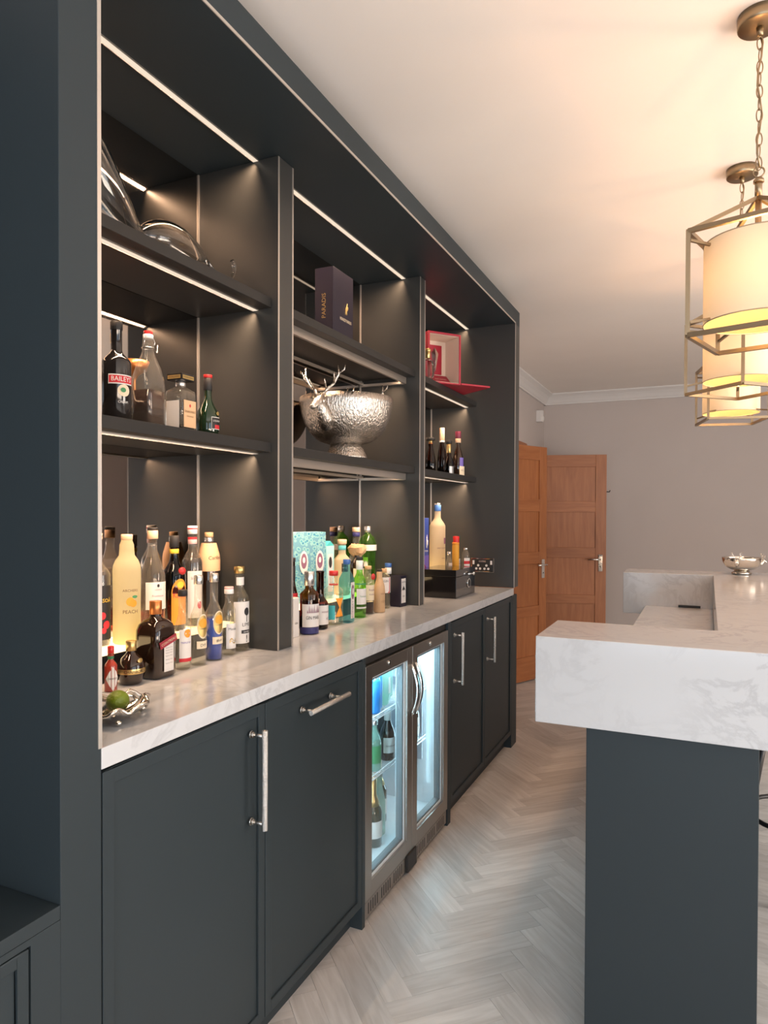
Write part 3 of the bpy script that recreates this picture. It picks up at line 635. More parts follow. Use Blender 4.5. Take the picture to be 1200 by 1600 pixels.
def bottle(name, lab, cat, loc, prof, mat, liq=None, cap=None, sq=None, group=None, rot=0.0, n=24):
    """cap: list of (z0, z1, r, material)"""
    t = thing(name, lab, cat, loc, 0.0 if sq else (-0.42 if loc[1] < 2.0 else -0.52), group)
    obj('glass_body' if mat not in ('kraft_paper',) else 'paper_wrap', shell(prof, sq=sq, n=n, rot=rot), mat, t)
    if liq: obj('liquid', liquid(prof, liq[0], sq, n, rot), liq[1], t)
    for i, (a, b, r, m) in enumerate(cap or []):
        obj('cap' if i == 0 else 'neck_band', MB().lathe([(r-0.001, a), (r, a+0.001), (r, b-0.001), (r-0.001, b)], 20), m, t)
    return t
def lab_round(t, r, z0, z1, ang, wid, mat, name='paper_label'):
    return obj(name, patch(MB(), r+0.0006, z0, z1, ang, wid), mat, t)
def lab_flat(t, rot, d, w, z0, z1, mat, name='paper_label', sh=0.0):
    R = Vector((-math.sin(rot), math.cos(rot), 0)); o = Vector((math.cos(rot), math.sin(rot), 0))*d+R*sh
    b = Vector((math.cos(rot), math.sin(rot), 0))*0.0006
    vs = [o+R*(-w/2)+Vector((0, 0, z0)), o+R*(w/2)+Vector((0, 0, z0)), o+R*(w/2)+Vector((0, 0, z1)), o+R*(-w/2)+Vector((0, 0, z1))]
    vs2 = [p+b for p in vs]
    l = obj(name, MB().add(vs+vs2, [(0, 3, 2, 1), (4, 5, 6, 7), (0, 1, 5, 4), (1, 2, 6, 5), (2, 3, 7, 6), (3, 0, 4, 7)]), mat, t)
    return l, (lambda zz, off=0.0, lift=0.0012: (o+R*off+b*(lift/0.0006)+Vector((0, 0, zz)), R, Vector((0, 0, 1))))
G1 = 'bottles in the near bay of the worktop'; ZR = ZK+0.0845
# ---- near bay, back row on the riser
p = smooth_prof(0.036, 0.19, 0.235, 0.300, 0.0145)
t = bottle('liqueur_bottle', 'dark liqueur bottle with yellow lettering and fruit label beside the near post', 'bottle', (-0.458, 1.370, ZR), p, 'clear', (0.205, 'liq_black'), [(0.306, 0.321, 0.016, 'black_paper'), (0.288, 0.306, 0.0155, 'tan_cap')], group=G1)
l = lab_round(t, 0.036, 0.02, 0.165, 0.15, 1.9, 'black_paper'); lettering('PASSOÃ', 0.050, 'yellow_paper', l, 0.0372, 0.15, 0.125)
fr = MB(); 
for a, zz, rr in ((0.0, 0.085, 0.010), (0.35, 0.06, 0.011), (0.1, 0.045, 0.008), (-0.3, 0.065, 0.009)): disc_patch(fr, 0.0370, zz, a+0.1, rr, rr)
obj('fruit_print', fr, 'red_paper', l)
pp = [(0.033, 0), (0.037, 0.004), (0.0365, 0.10), (0.0375, 0.20), (0.036, 0.215), (0.030, 0.230), (0.021, 0.243), (0.0195, 0.26), (0.019, 0.272), (0.0150, 0.283), (0.0145, 0.288)]
t = bottle('schnapps_bottle', 'frosted pale yellow peach schnapps bottle, glowing from below', 'bottle', (-0.42, 1.441, ZR), pp, 'frost', None, [(0.286, 0.301, 0.0155, 'tan_cap')], group=G1)
lettering('ARCHERS', 0.042, 'brown_ink', t, 0.0378, -0.1, 0.148, slant=0.0, name='brand_print'); lettering('PEACH', 0.040, 'brown_ink', t, 0.0378, -0.1, 0.090, name='brand_print')
fr = MB(); disc_patch(fr, 0.0378, 0.118, -0.12, 0.011, 0.012); disc_patch(fr, 0.0380, 0.113, 0.10, 0.010, 0.010); obj('peach_print', fr, 'apricot', t)
lf = MB(); disc_patch(lf, 0.0380, 0.131, 0.22, 0.008, 0.004); obj('leaf_print', lf, 'green_ink', t)
p = smooth_prof(0.036, 0.170, 0.262, 0.292, 0.0125, n=9)
t = bottle('liqueur_bottle', 'clear fluted bottle with large cream label and a little pink liquid', 'bottle', (-0.45, 1.572, ZR), p, 'clear', (0.07, 'liq_red'), [(0.284, 0.309, 0.0155, 'tan_cap'), (0.309, 0.318, 0.015, 'black_paper')], group=G1)
l = lab_round(t, 0.0362, 0.078, 0.158, 0.05, 2.0, 'white_paper'); lettering('Framboise', 0.036, 'mauve_ink', l, 0.0374, 0.05, 0.118); lettering('LIQUEUR', 0.022, 'mauve_ink', l, 0.0374, 0.05, 0.136)
e = MB(); disc_patch(e, 0.0374, 0.148, 0.05, 0.004, 0.005); obj('crest_print', e, 'ink', l)
p = smooth_prof(0.0345, 0.165, 0.225, 0.282, 0.0125)
t = bottle('coffee_liqueur_bottle', 'dark brown coffee liqueur bottle with orange arched label and red seal', 'bottle', (-0.45, 1.664, ZR), p, 'brownglow', (0.20, 'liq_brown'), [(0.255, 0.291, 0.0145, 'black_paper'), (0.236, 0.250, 0.0142, 'yellow_paper')], group=G1)
l = MB(); patch(l, 0.0352, 0.02, 0.115, 0.12, 1.55); disc_patch(l, 0.0352, 0.115, 0.12, 0.0272, 0.045, a0=0, a1=PI); l = obj('paper_label', l, 'orange_paper', t)
lettering('Kahlúa', 0.046, 'red_ink', l, 0.0364, 0.12, 0.110, squash=1.3); e = MB(); disc_patch(e, 0.0362, 0.142, 0.15, 0.012, 0.010); obj('arch_print', e, 'yellow_paper', l)
e = MB().ball((0.030, 0.012, 0.183), 0.006, 0.012, 0.012); obj('wax_seal', e, 'red_plastic', t)
p = smooth_prof(0.033, 0.20, 0.255, 0.305, 0.0125)
t = bottle('syrup_bottle', 'clear syrup bottle half full of black liquid with red and white neck band', 'bottle', (-0.45, 1.748, ZR), p, 'clear', (0.218, 'liq_black'), [(0.294, 0.320, 0.0155, 'white_plastic'), (0.262, 0.283, 0.0142, 'pink_plastic')], group=G1)
obj('cap_stripe', MB().lathe([(0.0157, 0.309), (0.0157, 0.3135)], 20, closed=False), 'red_paper', t); obj('neck_stripe', MB().lathe([(0.0146, 0.277), (0.0146, 0.284)], 20, closed=False), 'red_paper', t)
l = lab_round(t, 0.0332, 0.03, 0.178, -0.15, 1.5, 'white_paper'); lettering('SIROP', 0.03, 'ink', l, 0.0344, -0.15, 0.155); e = MB(); disc_patch(e, 0.0344, 0.07, 0.25, 0.008, 0.012); obj('berry_print', e, 'red_paper', l)
p = [(0.034, 0), (0.036, 0.004), (0.0362, 0.205), (0.034, 0.222), (0.024, 0.250), (0.0150, 0.262), (0.0145, 0.282)]
t = bottle('wrapped_bottle', 'dark bottle wearing a pale paper jacket printed with black script', 'bottle', (-0.46, 1.842, ZR), p, 'brownglass', None, [(0.280, 0.297, 0.0145, 'cork'), (0.262, 0.280, 0.0155, 'silver_cap')], group=G1)
pw = MB().lathe([(0.0368, 0.170), (0.0370, 0.206), (0.0350, 0.224), (0.0245, 0.262)], 24, closed=False); l = obj('paper_jacket', pw, 'peach_paper', t); lettering('Caribe', 0.046, 'ink', l, 0.0376, 0.1, 0.214, slant=0.05)
l = lab_round(t, 0.0364, 0.03, 0.14, 0.1, 1.6, 'black_paper')
# ---- near bay, front row on the worktop
p = smooth_prof(0.0155, 0.062, 0.080, 0.094, 0.0065, 0.002)
t = bottle('hot_sauce_bottle', 'tiny red hot sauce bottle with green neck and white diamond label', 'bottle', (-0.311, 1.279, ZK+0.0005), p, 'sauce_red', None, [(0.094, 0.112, 0.0078, 'red_plastic'), (0.080, 0.095, 0.0076, 'green_plastic')], group=G1)
e = MB(); e.add([(0.0161*math.cos(a), 0.0161*math.sin(a), z) for a, z in ((-1.15, 0.033), (-0.6, 0.017), (0, 0.002), (0.6, 0.017), (1.15, 0.033), (0.6, 0.049), (0, 0.062), (-0.6, 0.049))], [(0, 1, 7), (1, 2, 6, 7), (2, 3, 5, 6), (3, 4, 5)]); l = obj('diamond_label', e, 'white_paper', t); lettering('TABASCO', 0.026, 'ink', l, 0.0166, 0, 0.033)
p = [(0.022, 0), (0.026, 0.003), (0.029, 0.010), (0.0345, 0.028), (0.0352, 0.040), (0.033, 0.055), (0.025, 0.068), (0.015, 0.077), (0.011, 0.084), (0.011, 0.092)]
t = bottle('raspberry_liqueur_bottle', 'small round dark bottle with a gold lettered belt and gold cap', 'bottle', (-0.321, 1.357, ZK+0.0005), p, 'brownglass', None, [(0.086, 0.112, 0.0135, 'gold_cap')], group=G1)
l = obj('gold_belt', MB().lathe([(0.0352, 0.030), (0.0358, 0.032), (0.0359, 0.041), (0.0355, 0.043)], 28, closed=False), 'gold_cap', t); lettering('CHAMBORD', 0.056, 'black_paper', l, 0.0363, -0.1, 0.0365)
e = MB(); disc_patch(e, 0.0300, 0.064, 0.35, 0.007, 0.006, off=0.004); obj('medallion', e, 'gold_cap', t)
hw = 0.040; sqs = [1, 1, 1, 1, 0.9, 0.6, 0.15, 0, 0]
p = [(hw-0.005, 0), (hw, 0.005), (hw, 0.110), (hw*0.98, 0.128), (hw*0.88, 0.143), (hw*0.68, 0.154), (0.017, 0.160), (0.0145, 0.168), (0.0145, 0.178)]
t = bottle('orange_liqueur_bottle', 'square dark brown orange liqueur bottle with copper cap and slanted ribbon label', 'bottle', (-0.321, 1.446, ZK+0.0005), p, 'brownglass', None, [(0.170, 0.206, 0.0165, 'copper_cap')], sq=sqs, rot=0.0, n=32, group=G1)
l, at = lab_flat(t, 0.0, hw+0.0022, 0.036, 0.018, 0.098, 'white_paper', sh=0.004); 
l2, at2 = lab_flat(t, 0.0, hw+0.0032, 0.066, 0.095, 0.114, 'burgundy_card', 'ribbon_label'); l2.rotation_euler = (math.radians(16), 0, 0); l2.location = (0, 0.030, -0.002)
lettering('COINTREAU', 0.056, 'cream_paper', l2, flat=at2(0.1045, lift=0.0016))
for zz in (0.082, 0.075, 0.068, 0.06, 0.05, 0.04): lettering('liqueur fine', 0.026, 'ink', l, flat=at(zz), squash=0.6, name='small_print')
p = smooth_prof(0.0225, 0.115, 0.165, 0.214, 0.0115)
t = bottle('triple_sec_bottle', 'slim clear bottle with white label, orange circle and black cap', 'bottle', (-0.316, 1.548, ZK+0.0005), p, 'clear', (0.10, 'liq_clear'), [(0.208, 0.226, 0.0135, 'black_paper')], group=G1)
l = lab_round(t, 0.0227, 0.024, 0.115, 0.1, 1.9, 'white_paper'); lettering('TRIPLE SEC', 0.034, 'violet_card', l, 0.0238, 0.05, 0.078); e = MB(); disc_patch(e, 0.0238, 0.104, 0.2, 0.011, 0.012); obj('orange_print', e, 'orange_paper', l); obj('red_band', patch(MB(), 0.0238, 0.024, 0.034, 0.1, 1.9), 'red_paper', l)
for k, (x, y, lm, ll) in enumerate(((-0.313, 1.612, 'liq_clear', 'slim clear bottle with gold oval label and silver cap'), (-0.319, 1.691, 'liq_blue', 'slim bottle of bright blue curacao with gold oval label'))):
    p = smooth_prof(0.0235 if k == 0 else 0.0255, 0.135, 0.180, 0.252, 0.0115); rr = p[1][0]
    t = bottle('curacao_bottle' if k else 'liqueur_bottle', ll, 'bottle', (x, y, ZK+0.0005), p, 'clear', (0.128 if k else 0.15, lm), [(0.236, 0.262, 0.0135, 'silver_cap')], group=G1)
    e = MB(); disc_patch(e, rr+0.0008, 0.115, 0.15, 0.019, 0.036); l = obj('oval_label', e, 'cream_paper', t); e = MB(); disc_patch(e, rr+0.0014, 0.115, 0.15, 0.0165, 0.032); obj('oval_print', e, 'gold_ink', l)
    e = MB(); disc_patch(e, rr+0.0018, 0.124, 0.15, 0.013, 0.014); obj('orange_print', e, 'apricot', l); lettering('CURACAO', 0.024, 'ink', l, rr+0.0022, 0.15, 0.108)
    l = lab_round(t, rr, 0.050, 0.072, 0.15, 1.6, 'cream_paper', 'strip_label'); lettering('Blue' if k else 'Dry', 0.018, 'ink', l, rr+0.0014, 0.15, 0.061, slant=0.2)
p = smooth_prof(0.0205, 0.140, 0.165, 0.204, 0.0125)
t = bottle('syrup_bottle', 'short clear syrup bottle with pink and white cap', 'bottle', (-0.322, 1.768, ZK+0.0005), p, 'clear', (0.13, 'liq_clear'), [(0.192, 0.207, 0.0148, 'white_plastic'), (0.207, 0.214, 0.0146, 'pink_plastic')], group=G1)
l = lab_round(t, 0.0207, 0.022, 0.100, 0.1, 2.0, 'white_paper'); lettering('Monin', 0.028, 'ink', l, 0.0218, 0.1, 0.083); lettering('~', 0.022, 'gold_ink', l, 0.0218, 0.1, 0.05, squash=3)
p = smooth_prof(0.0310, 0.168, 0.205, 0.262, 0.0140)
t = bottle('cordial_bottle', 'clear cordial bottle with tall white label, black badge and wooden cap', 'bottle', (-0.337, 1.842, ZK+0.0005), p, 'clear', (0.17, 'liq_clear'), [(0.250, 0.272, 0.0170, 'gold_cap')], group=G1)
l = lab_round(t, 0.0312, 0.026, 0.160, 0.05, 2.3, 'white_paper'); e = MB(); disc_patch(e, 0.0324, 0.128, 0.3, 0.010, 0.013); obj('badge_print', e, 'ink', l); e = patch(MB(), 0.0324, 0.095, 0.118, 0.3, 0.07); obj('stem_print', e, 'ink', l)
lettering('LIME', 0.030, 'ink', l, 0.0324, 0.25, 0.086); obj('banner_print', patch(MB(), 0.0324, 0.058, 0.069, 0.25, 1.1), 'ink', l); lettering('cordial', 0.022, 'white_ink', l, 0.0330, 0.25, 0.0635); lettering('!', 0.004, 'ink', l, 0.0324, 0.3, 0.04)
lab_round(t, 0.0145, 0.212, 0.238, 0.1, 2.6, 'white_paper', 'neck_label')
# oyster dish and lime
t = thing('shell_dish', 'silver oyster shell dish holding a lime at the near end of the worktop', 'dish', (-0.115, 1.095, ZK+0.0005), math.radians(12))
N, K = 40, 6; vs = []; fs = []
for j in range(K+1):
    for i in range(N):
        a = 2*PI*i/N; q = j/K; wob = 1+0.10*math.sin(5*a+0.6)+0.06*math.sin(11*a)
        ry = 0.100 if math.sin(a) > 0 else 0.062
        vs.append((0.062*q*wob*math.cos(a), ry*q*wob*math.sin(a), 0.002+0.030*q**2.2*(1+0.25*math.sin(7*a+1)*q)))
for j in range(K):
    for i in range(N): fs.append((j*N+i, j*N+(i+1) % N, (j+1)*N+(i+1) % N, (j+1)*N+i))
o = obj('shell_bowl', MB().add(vs, fs, True), 'polish', t); so = o.modifiers.new('thickness', 'SOLIDIFY'); so.thickness = 0.0025
rmb = MB().tube([(vs[K*N+i][0], vs[K*N+i][1], vs[K*N+i][2]) for i in range(N)], [0.003+0.002*abs(math.sin(i*1.7)) for i in range(N)], 8, closed=True); obj('crimped_rim', rmb, 'polish', t)
obj('foot', MB().ball((0.02, 0.085, 0.006), 0.007, 0.007, 0.006).ball((-0.035, -0.03, 0.006), 0.007, 0.007, 0.006).ball((0.035, -0.03, 0.006), 0.007, 0.007, 0.006), 'polish', t)
lm = MB(); n = 24; pr = []
for i in range(15):
    a = PI*i/14; pr.append((0.0245*math.sin(a), -0.0265*math.cos(a)*(1.0+0.06*(abs(math.cos(a))**6))))
lm.lathe([(max(r, 0.0008), z) for r, z in pr], n)
o = obj('lime', lm, 'lime_skin', None, (-0.130, 1.125, ZK+0.0330)); o.rotation_euler = (math.radians(75), 0.3, 0.5); tag(o, 'green lime lying in the silver shell dish', 'fruit'); 
# ---- near bay, lower shelf
G2 = 'bottles on the lower shelf of the near bay'; Z2 = 1.6295
p = smooth_prof(0.0355, 0.145, 0.178, 0.236, 0.0135)
t = bottle('cream_liqueur_bottle', 'tall black cream liqueur bottle with red banner label next to the near post', 'bottle', (-0.31, 1.298, Z2), p, 'blackgloss', None, [(0.228, 0.249, 0.0148, 'black_paper')], group=G2)
l = MB(); patch(l, 0.0364, 0.089, 0.113, 0.0, 1.8); l = obj('white_border', l, 'white_paper', t); obj('banner_label', patch(MB(), 0.0369, 0.092, 0.110, 0.0, 1.7), 'red_paper', l); lettering('BAILEYS', 0.052, 'white_ink', l, 0.0375, 0.0, 0.101, squash=1.1)
e = MB(); disc_patch(e, 0.0366, 0.074, 0.15, 0.016, 0.015); l = obj('picture_label', e, 'cream_paper', t); e = MB(); disc_patch(e, 0.0370, 0.075, 0.1, 0.007, 0.006); obj('landscape_print', e, 'green_ink', l); lettering('CREAM', 0.026, 'white_ink', t, 0.0366, 0.1, 0.045, name='brand_print')
p = smooth_prof(0.030, 0.14, 0.21, 0.255, 0.0115)
t = bottle('liqueur_bottle', 'clear bottle with gold wired neck half hidden between black and swing-top bottles', 'bottle', (-0.44, 1.420, Z2), p, 'clear', (0.10, 'liq_clear'), [(0.235, 0.262, 0.0130, 'foil'), (0.196, 0.206, 0.0150, 'foil')], group=G2)
t = thing('copper_cup', 'orange copper cup on a thin stem behind the swing-top bottle', 'cup', (-0.455, 1.505, Z2), 0, None)
obj('cup', MB().lathe([(0.02, 0), (0.022, 0.004), (0.006, 0.02), (0.005, 0.15), (0.012, 0.165), (0.034, 0.180), (0.042, 0.205), (0.040, 0.205), (0.030, 0.183), (0.0, 0.172)], 28, closed=False), 'copper_cap', t)
hw = 0.0345
p = [(hw-0.006, 0), (hw, 0.005), (hw, 0.105), (hw*0.97, 0.13), (hw*0.80, 0.165), (hw*0.55, 0.190), (0.0150, 0.205), (0.0155, 0.222), (0.0140, 0.226), (0.0140, 0.238)]; sqs = [1, 1, 1, 0.85, 0.5, 0.2, 0, 0, 0, 0]
t = bottle('swing_top_bottle', 'clear square swing-top bottle half full of red-brown liquor', 'bottle', (-0.33, 1.428, Z2), p, 'clear', (0.098, 'liq_dark'), [(0.238, 0.250, 0.0135, 'white_plastic'), (0.250, 0.259, 0.0120, 'red_plastic')], sq=sqs, n=32, rot=math.radians(0), group=G2)
w = MB()
for s_ in (-1, 1): w.tube([(0.0, s_*0.017, 0.214), (0.006, s_*0.019, 0.232), (0.0, s_*0.014, 0.255)], 0.0014, 6)
w.tube([(0.0165*math.cos(2*PI*k/20), 0.0165*math.sin(2*PI*k/20), 0.214) for k in range(20)], 0.0014, 6, closed=True).tube([(0, 0.017, 0.214), (0.012, 0.022, 0.205), (0.010, 0.024, 0.225)], 0.0014, 6); obj('wire_bail', w, 'chrome', t)
hw = 0.032; p = [(hw-0.004, 0), (hw, 0.004), (hw, 0.108), (hw*0.94, 0.118), (hw*0.55, 0.128), (0.0130, 0.131), (0.0130, 0.142)]; sqs = [1, 1, 1, 1, 0.8, 0.1, 0]
t = bottle('amaretto_bottle', 'square clear amaretto bottle with orange label and wide flat black cap', 'bottle', (-0.33, 1.556, Z2), p, 'clear', (0.02, 'liq_brown'), [(0.132, 0.147, 0.0142, 'silver_cap')], sq=sqs, n=32, group=G2)
cpq = obj('square_cap', bx(-0.027, 0.027, -0.027, 0.027, 0.147, 0.166), 'blackgloss', t, bev=0.002)
for r_ in (0.0, -PI/2):
    cl, cat_ = lab_flat(t, r_, 0.0273, 0.046, 0.151, 0.161, 'gold_ink', 'cap_plate'); lettering('DISARONNO', 0.040, 'ink', cl, flat=cat_(0.156))
l, at = lab_flat(t, 0.0, hw+0.001, 0.050, 0.014, 0.090, 'peach_paper'); lettering('DISARONNO', 0.044, 'brown_ink', l, flat=at(0.058), squash=1.3); lettering('ORIGINALE', 0.028, 'brown_ink', l, flat=at(0.045)); lettering('♦', 0.008, 'red_ink', l, flat=at(0.075))
l, at = lab_flat(t, -PI/2, hw+0.001, 0.046, 0.010, 0.088, 'white_paper', 'back_label')
p = [(0.026, 0), (0.030, 0.004), (0.0345, 0.03), (0.0350, 0.06), (0.031, 0.085), (0.020, 0.105), (0.0130, 0.120), (0.0118, 0.135), (0.0118, 0.172)]
t = bottle('herbal_liqueur_bottle', 'squat dark green bottle with long neck and red top', 'bottle', (-0.365, 1.718, Z2), p, 'darkgreen', None, [(0.150, 0.188, 0.0135, 'black_paper'), (0.188, 0.198, 0.0138, 'red_plastic')], group=G2)
e = MB(); disc_patch(e, 0.0350, 0.078, 0.6, 0.008, 0.006); obj('gold_seal', e, 'gold_ink', t); l = lab_round(t, 0.0353, 0.028, 0.066, 0.35, 1.0, 'white_paper'); obj('black_print', patch(MB(), 0.0364, 0.030, 0.064, 0.35, 0.94), 'black_paper', l); obj('red_print', patch(MB(), 0.0368, 0.030, 0.042, 0.45, 0.6), 'red_paper', l); lettering('LIQUEUR', 0.03, 'white_ink', l, 0.0368, 0.4, 0.054)
# ---- near bay, upper shelf: long blown glass decanter with curling tail
t = thing('glass_decanter', 'blown glass serpent decanter lying along the top shelf with an upturned curled tail', 'decanter', (0, 0, 0))
Z1 = 2.0955
path = [((-0.36, 1.13, Z1+0.36), 0.034), ((-0.36, 1.17, Z1+0.27), 0.055), ((-0.36, 1.225, Z1+0.18), 0.072), ((-0.36, 1.29, Z1+0.115), 0.066), ((-0.36, 1.35, Z1+0.074), 0.050), ((-0.36, 1.40, Z1+0.058), 0.030), ((-0.36, 1.43, Z1+0.058), 0.021), ((-0.36, 1.462, Z1+0.064), 0.038), ((-0.36, 1.51, Z1+0.074), 0.052), ((-0.36, 1.57, Z1+0.078), 0.053), ((-0.36, 1.63, Z1+0.070), 0.042), ((-0.36, 1.69, Z1+0.056), 0.026), ((-0.36, 1.74, Z1+0.049), 0.013), ((-0.36, 1.785, Z1+0.047), 0.008), ((-0.36, 1.82, Z1+0.056), 0.0065), ((-0.36, 1.842, Z1+0.085), 0.0065), ((-0.36, 1.843, Z1+0.108), 0.0065), ((-0.36, 1.832, Z1+0.122), 0.0060)]
def refine(path, k=3):
    out = []
    for i in range(len(path)-1):
        P = [path[max(0, min(len(path)-1, i+d))] for d in (-1, 0, 1, 2)]
        for j in range(k):
            q = j/k; cr_ = lambda a, b, c, d: 0.5*((2*b)+(-a+c)*q+(2*a-5*b+4*c-d)*q*q+(-a+3*b-3*c+d)*q**3)
            out.append((tuple(cr_(*[p_[0][m] for p_ in P]) for m in range(3)), cr_(*[p_[1] for p_ in P])))
    out.append(path[-1]); return out
rp = refine(path, 4)
obj('glass_body', MB().tube([a for a, b in rp], [b for a, b in rp], 28), 'blown', t)
inner = [(a, max(b-0.004, 0.001)) for a, b in rp if a[1] < 1.70]
o = obj('inner_wall', MB().tube([a for a, b in inner], [b for a, b in inner], 28), 'blown', t)
for p_ in o.data.polygons: p_.flip()
obj('rest_foot', MB().tube([(-0.36, 1.24, Z1+0.0005), (-0.36, 1.24, Z1+0.08)], [0.045, 0.02], 20).tube([(-0.36, 1.545, Z1+0.0005), (-0.36, 1.545, Z1+0.03)], [0.022, 0.012], 16).tube([(-0.36, 1.36, Z1+0.0005), (-0.36, 1.36, Z1+0.03)], [0.016, 0.01], 16), 'crystal', t)
# ---- middle bay, upper shelf
def carton(name, lab, cat, loc, w, d, h, mat, rz=0.0, group=None):   # w along y, d along x
    t = thing(name, lab, cat, loc, rz, group); b = obj('carton', bx(-d/2, d/2, -w/2, w/2, 0.0005, h), mat, t, bev=0.0012); return t, b
t, b = carton('navy_gift_box', 'tall navy gift box with gold emblem on the top middle shelf', 'gift box', (-0.375, 2.545, 2.0955), 0.175, 0.085, 0.305, 'navy_card', math.radians(0))
f0 = (0.0432, 0.02, 0.155); lettering('HENNESSY PARADIS', 0.10, 'cream_paper', t, flat=((0.0432, 0.02, 0.110), (0, 1, 0), (0, 0, 1)), squash=1.6)
e = MB().tube([(0.0435, 0.02, 0.135), (0.0435, 0.022, 0.158), (0.0435, 0.034, 0.185)], [0.006, 0.004, 0.001], 6, flat=1).tube([(0.0435, 0.024, 0.15), (0.0435, 0.036, 0.16), (0.0435, 0.038, 0.172)], [0.003, 0.002, 0.001], 6); obj('emblem', e, 'gold_ink', t)
lettering('PARADIS', 0.10, 'gold_ink', t, flat=((0.0, -0.0882, 0.15), (0, 0, 1), (-1, 0, 0)), squash=1.0)
# ---- stag punch bowl
def stag(parent, loc, direction, s, mat='silver'):
    """stag's head looking outwards along direction from the bowl wall; s = scale"""
    d = Vector(direction).normalized(); u = Vector((0, 0, 1)); r = d.cross(u)
    P = lambda f, a, h: Vector(loc)+(d*f+r*a+u*h)*s
    mb = MB(); mb.tube([P(-0.10, 0, -0.62), P(0.20, 0, -0.45), P(0.42, 0, -0.15), P(0.52, 0, 0.06)], [0.30*s, 0.27*s, 0.20*s, 0.15*s], 14)
    mb.tube([P(0.40, 0, 0.08), P(0.52, 0, 0.10), P(0.70, 0, -0.01), P(0.90, 0, -0.16), P(1.0, 0, -0.22), P(1.03, 0, -0.25)], [0.10*s, 0.165*s, 0.15*s, 0.10*s, 0.085*s, 0.03*s], 14)
    for a in (-1, 1):
        mb.tube([P(0.48, a*0.12, 0.14), P(0.44, a*0.30, 0.20), P(0.42, a*0.44, 0.18)], [0.04*s, 0.075*s, 0.01*s], 8, flat=0.5)
        mb.ball(P(0.68, a*0.125, 0.05), 0.028*s, n=8, m=6)
    h = obj('stag_head', mb, mat, parent)
    for a in (-1, 1):
        an = MB(); main = [P(0.48, a*0.08, 0.2), P(0.42, a*0.22, 0.42), P(0.36, a*0.46, 0.62), P(0.34, a*0.62, 0.92), P(0.36, a*0.60, 1.20)]
        an.tube(main, [0.055*s, 0.05*s, 0.045*s, 0.04*s, 0.02*s], 8)
        an.tube([main[1], P(0.62, a*0.26, 0.62), P(0.70, a*0.28, 0.74)], [0.035*s, 0.03*s, 0.012*s], 7)
        an.tube([main[2], P(0.54, a*0.56, 0.80), P(0.60, a*0.56, 0.94)], [0.035*s, 0.03*s, 0.012*s], 7)
        an.tube([main[3], P(0.30, a*0.80, 1.06), P(0.30, a*0.84, 1.20)], [0.03*s, 0.028*s, 0.012*s], 7)
        obj('antler', an, mat, h)
def stag_bowl(name, lab, loc, R, H, rf, mat, heads, hs):
    t = thing(name, lab, 'punch bowl', loc)
    hf = H*0.245; pr = [(rf*0.94, 0.0), (rf, 0.004), (rf*0.98, 0.010), (rf*0.80, hf*0.70), (rf*0.72, hf)]
    obj('foot', MB().lathe(pr, 40), mat, t)
    bp_ = []; n = 12
    for i in range(n+1):
        a = (PI/2)*i/n; bp_.append((rf*0.55+(R-rf*0.55)*math.sin(a)**0.92, hf+(H-hf)*(1-math.cos(a))**1.05))
    inn = [(r-0.006, z+0.004) for r, z in bp_][::-1]; inn[0] = (R-0.006, H)
    obj('bowl', MB().lathe(bp_+inn, 56, closed=True), mat, t)
    for a in heads:
        d = Vector((math.cos(a), math.sin(a), 0)); stag(t, d*(R*0.93)+Vector((0, 0, H*0.80)), d, hs, mat)
    return t
stag_bowl('stag_punch_bowl', 'large hammered silver punch bowl with stag heads on the middle shelf', (-0.332, 2.572, 1.6295), 0.195, 0.252, 0.090, 'silver', (-PI/2+0.04, PI/2+0.04), 0.118)
stag_bowl('stag_bowl', 'small polished silver footed bowl with stag heads at the far end of the island', (1.226, 4.22, 1.0805), 0.098, 0.092, 0.050, 'polish', (-PI/2-0.30, -PI/2+PI*2/3-0.3, PI/2+PI/6-0.3), 0.034)
# ---- middle bay worktop
G3 = 'gin bottles in the middle bay'
t, b = carton('white_bottle_carton', 'narrow white printed carton at the left end of the gin bottles', 'box', (-0.315, 2.122, ZK), 0.040, 0.040, 0.142, 'white_paper')
lettering('GIN', 0.018, 'ink', t, flat=((0.0, -0.0212, 0.05), (1, 0, 0), (0, 0, 1))); lettering('GIN', 0.018, 'ink', t, flat=((0.0212, 0.0, 0.05), (0, 1, 0), (0, 0, 1)))
p = smooth_prof(0.0215, 0.135, 0.195, 0.275, 0.0115)
t = bottle('spirit_bottle', 'dark spirit bottle with red and black script label behind the white carton', 'bottle', (-0.356, 2.190, ZK+0.0005), p, 'brownglow', (0.15, 'liq_brown'), [(0.265, 0.280, 0.0130, 'black_paper')], group=G3)
l = lab_round(t, 0.0217, 0.06, 0.150, -0.4, 2.4, 'red_paper'); lettering('Rum', 0.026, 'ink', l, 0.0229, -0.4, 0.11); lab_round(t, 0.0125, 0.20, 0.25, -0.4, 2.4, 'black_paper', 'neck_label')
p = smooth_prof(0.0350, 0.145, 0.170, 0.200, 0.0160)
t = bottle('gin_bottle', 'amber shouldered gin bottle with tall silver cup cap and blue base', 'bottle', (-0.294, 2.211, ZK+0.0005), p, 'amber', (0.125, 'liq_brown'), [(0.178, 0.230, 0.0190, 'silver_cap')], group=G3)
l = lab_round(t, 0.0352, 0.028, 0.112, 0.0, 2.6, 'white_paper'); lettering('GIN MARE', 0.058, 'ink', l, 0.0364, -0.05, 0.062, squash=1.4)
tw = MB()
for k in range(9):
    a = -0.75+0.18*k; hh = 0.012+0.020*abs(math.sin(k*1.9)); r_ = 0.0366; tw.add([(r_*math.cos(a), r_*math.sin(a), 0.080), (r_*math.cos(a+0.13), r_*math.sin(a+0.13), 0.080), (r_*math.cos(a+0.065), r_*math.sin(a+0.065), 0.080+hh)], [(0, 1, 2)])
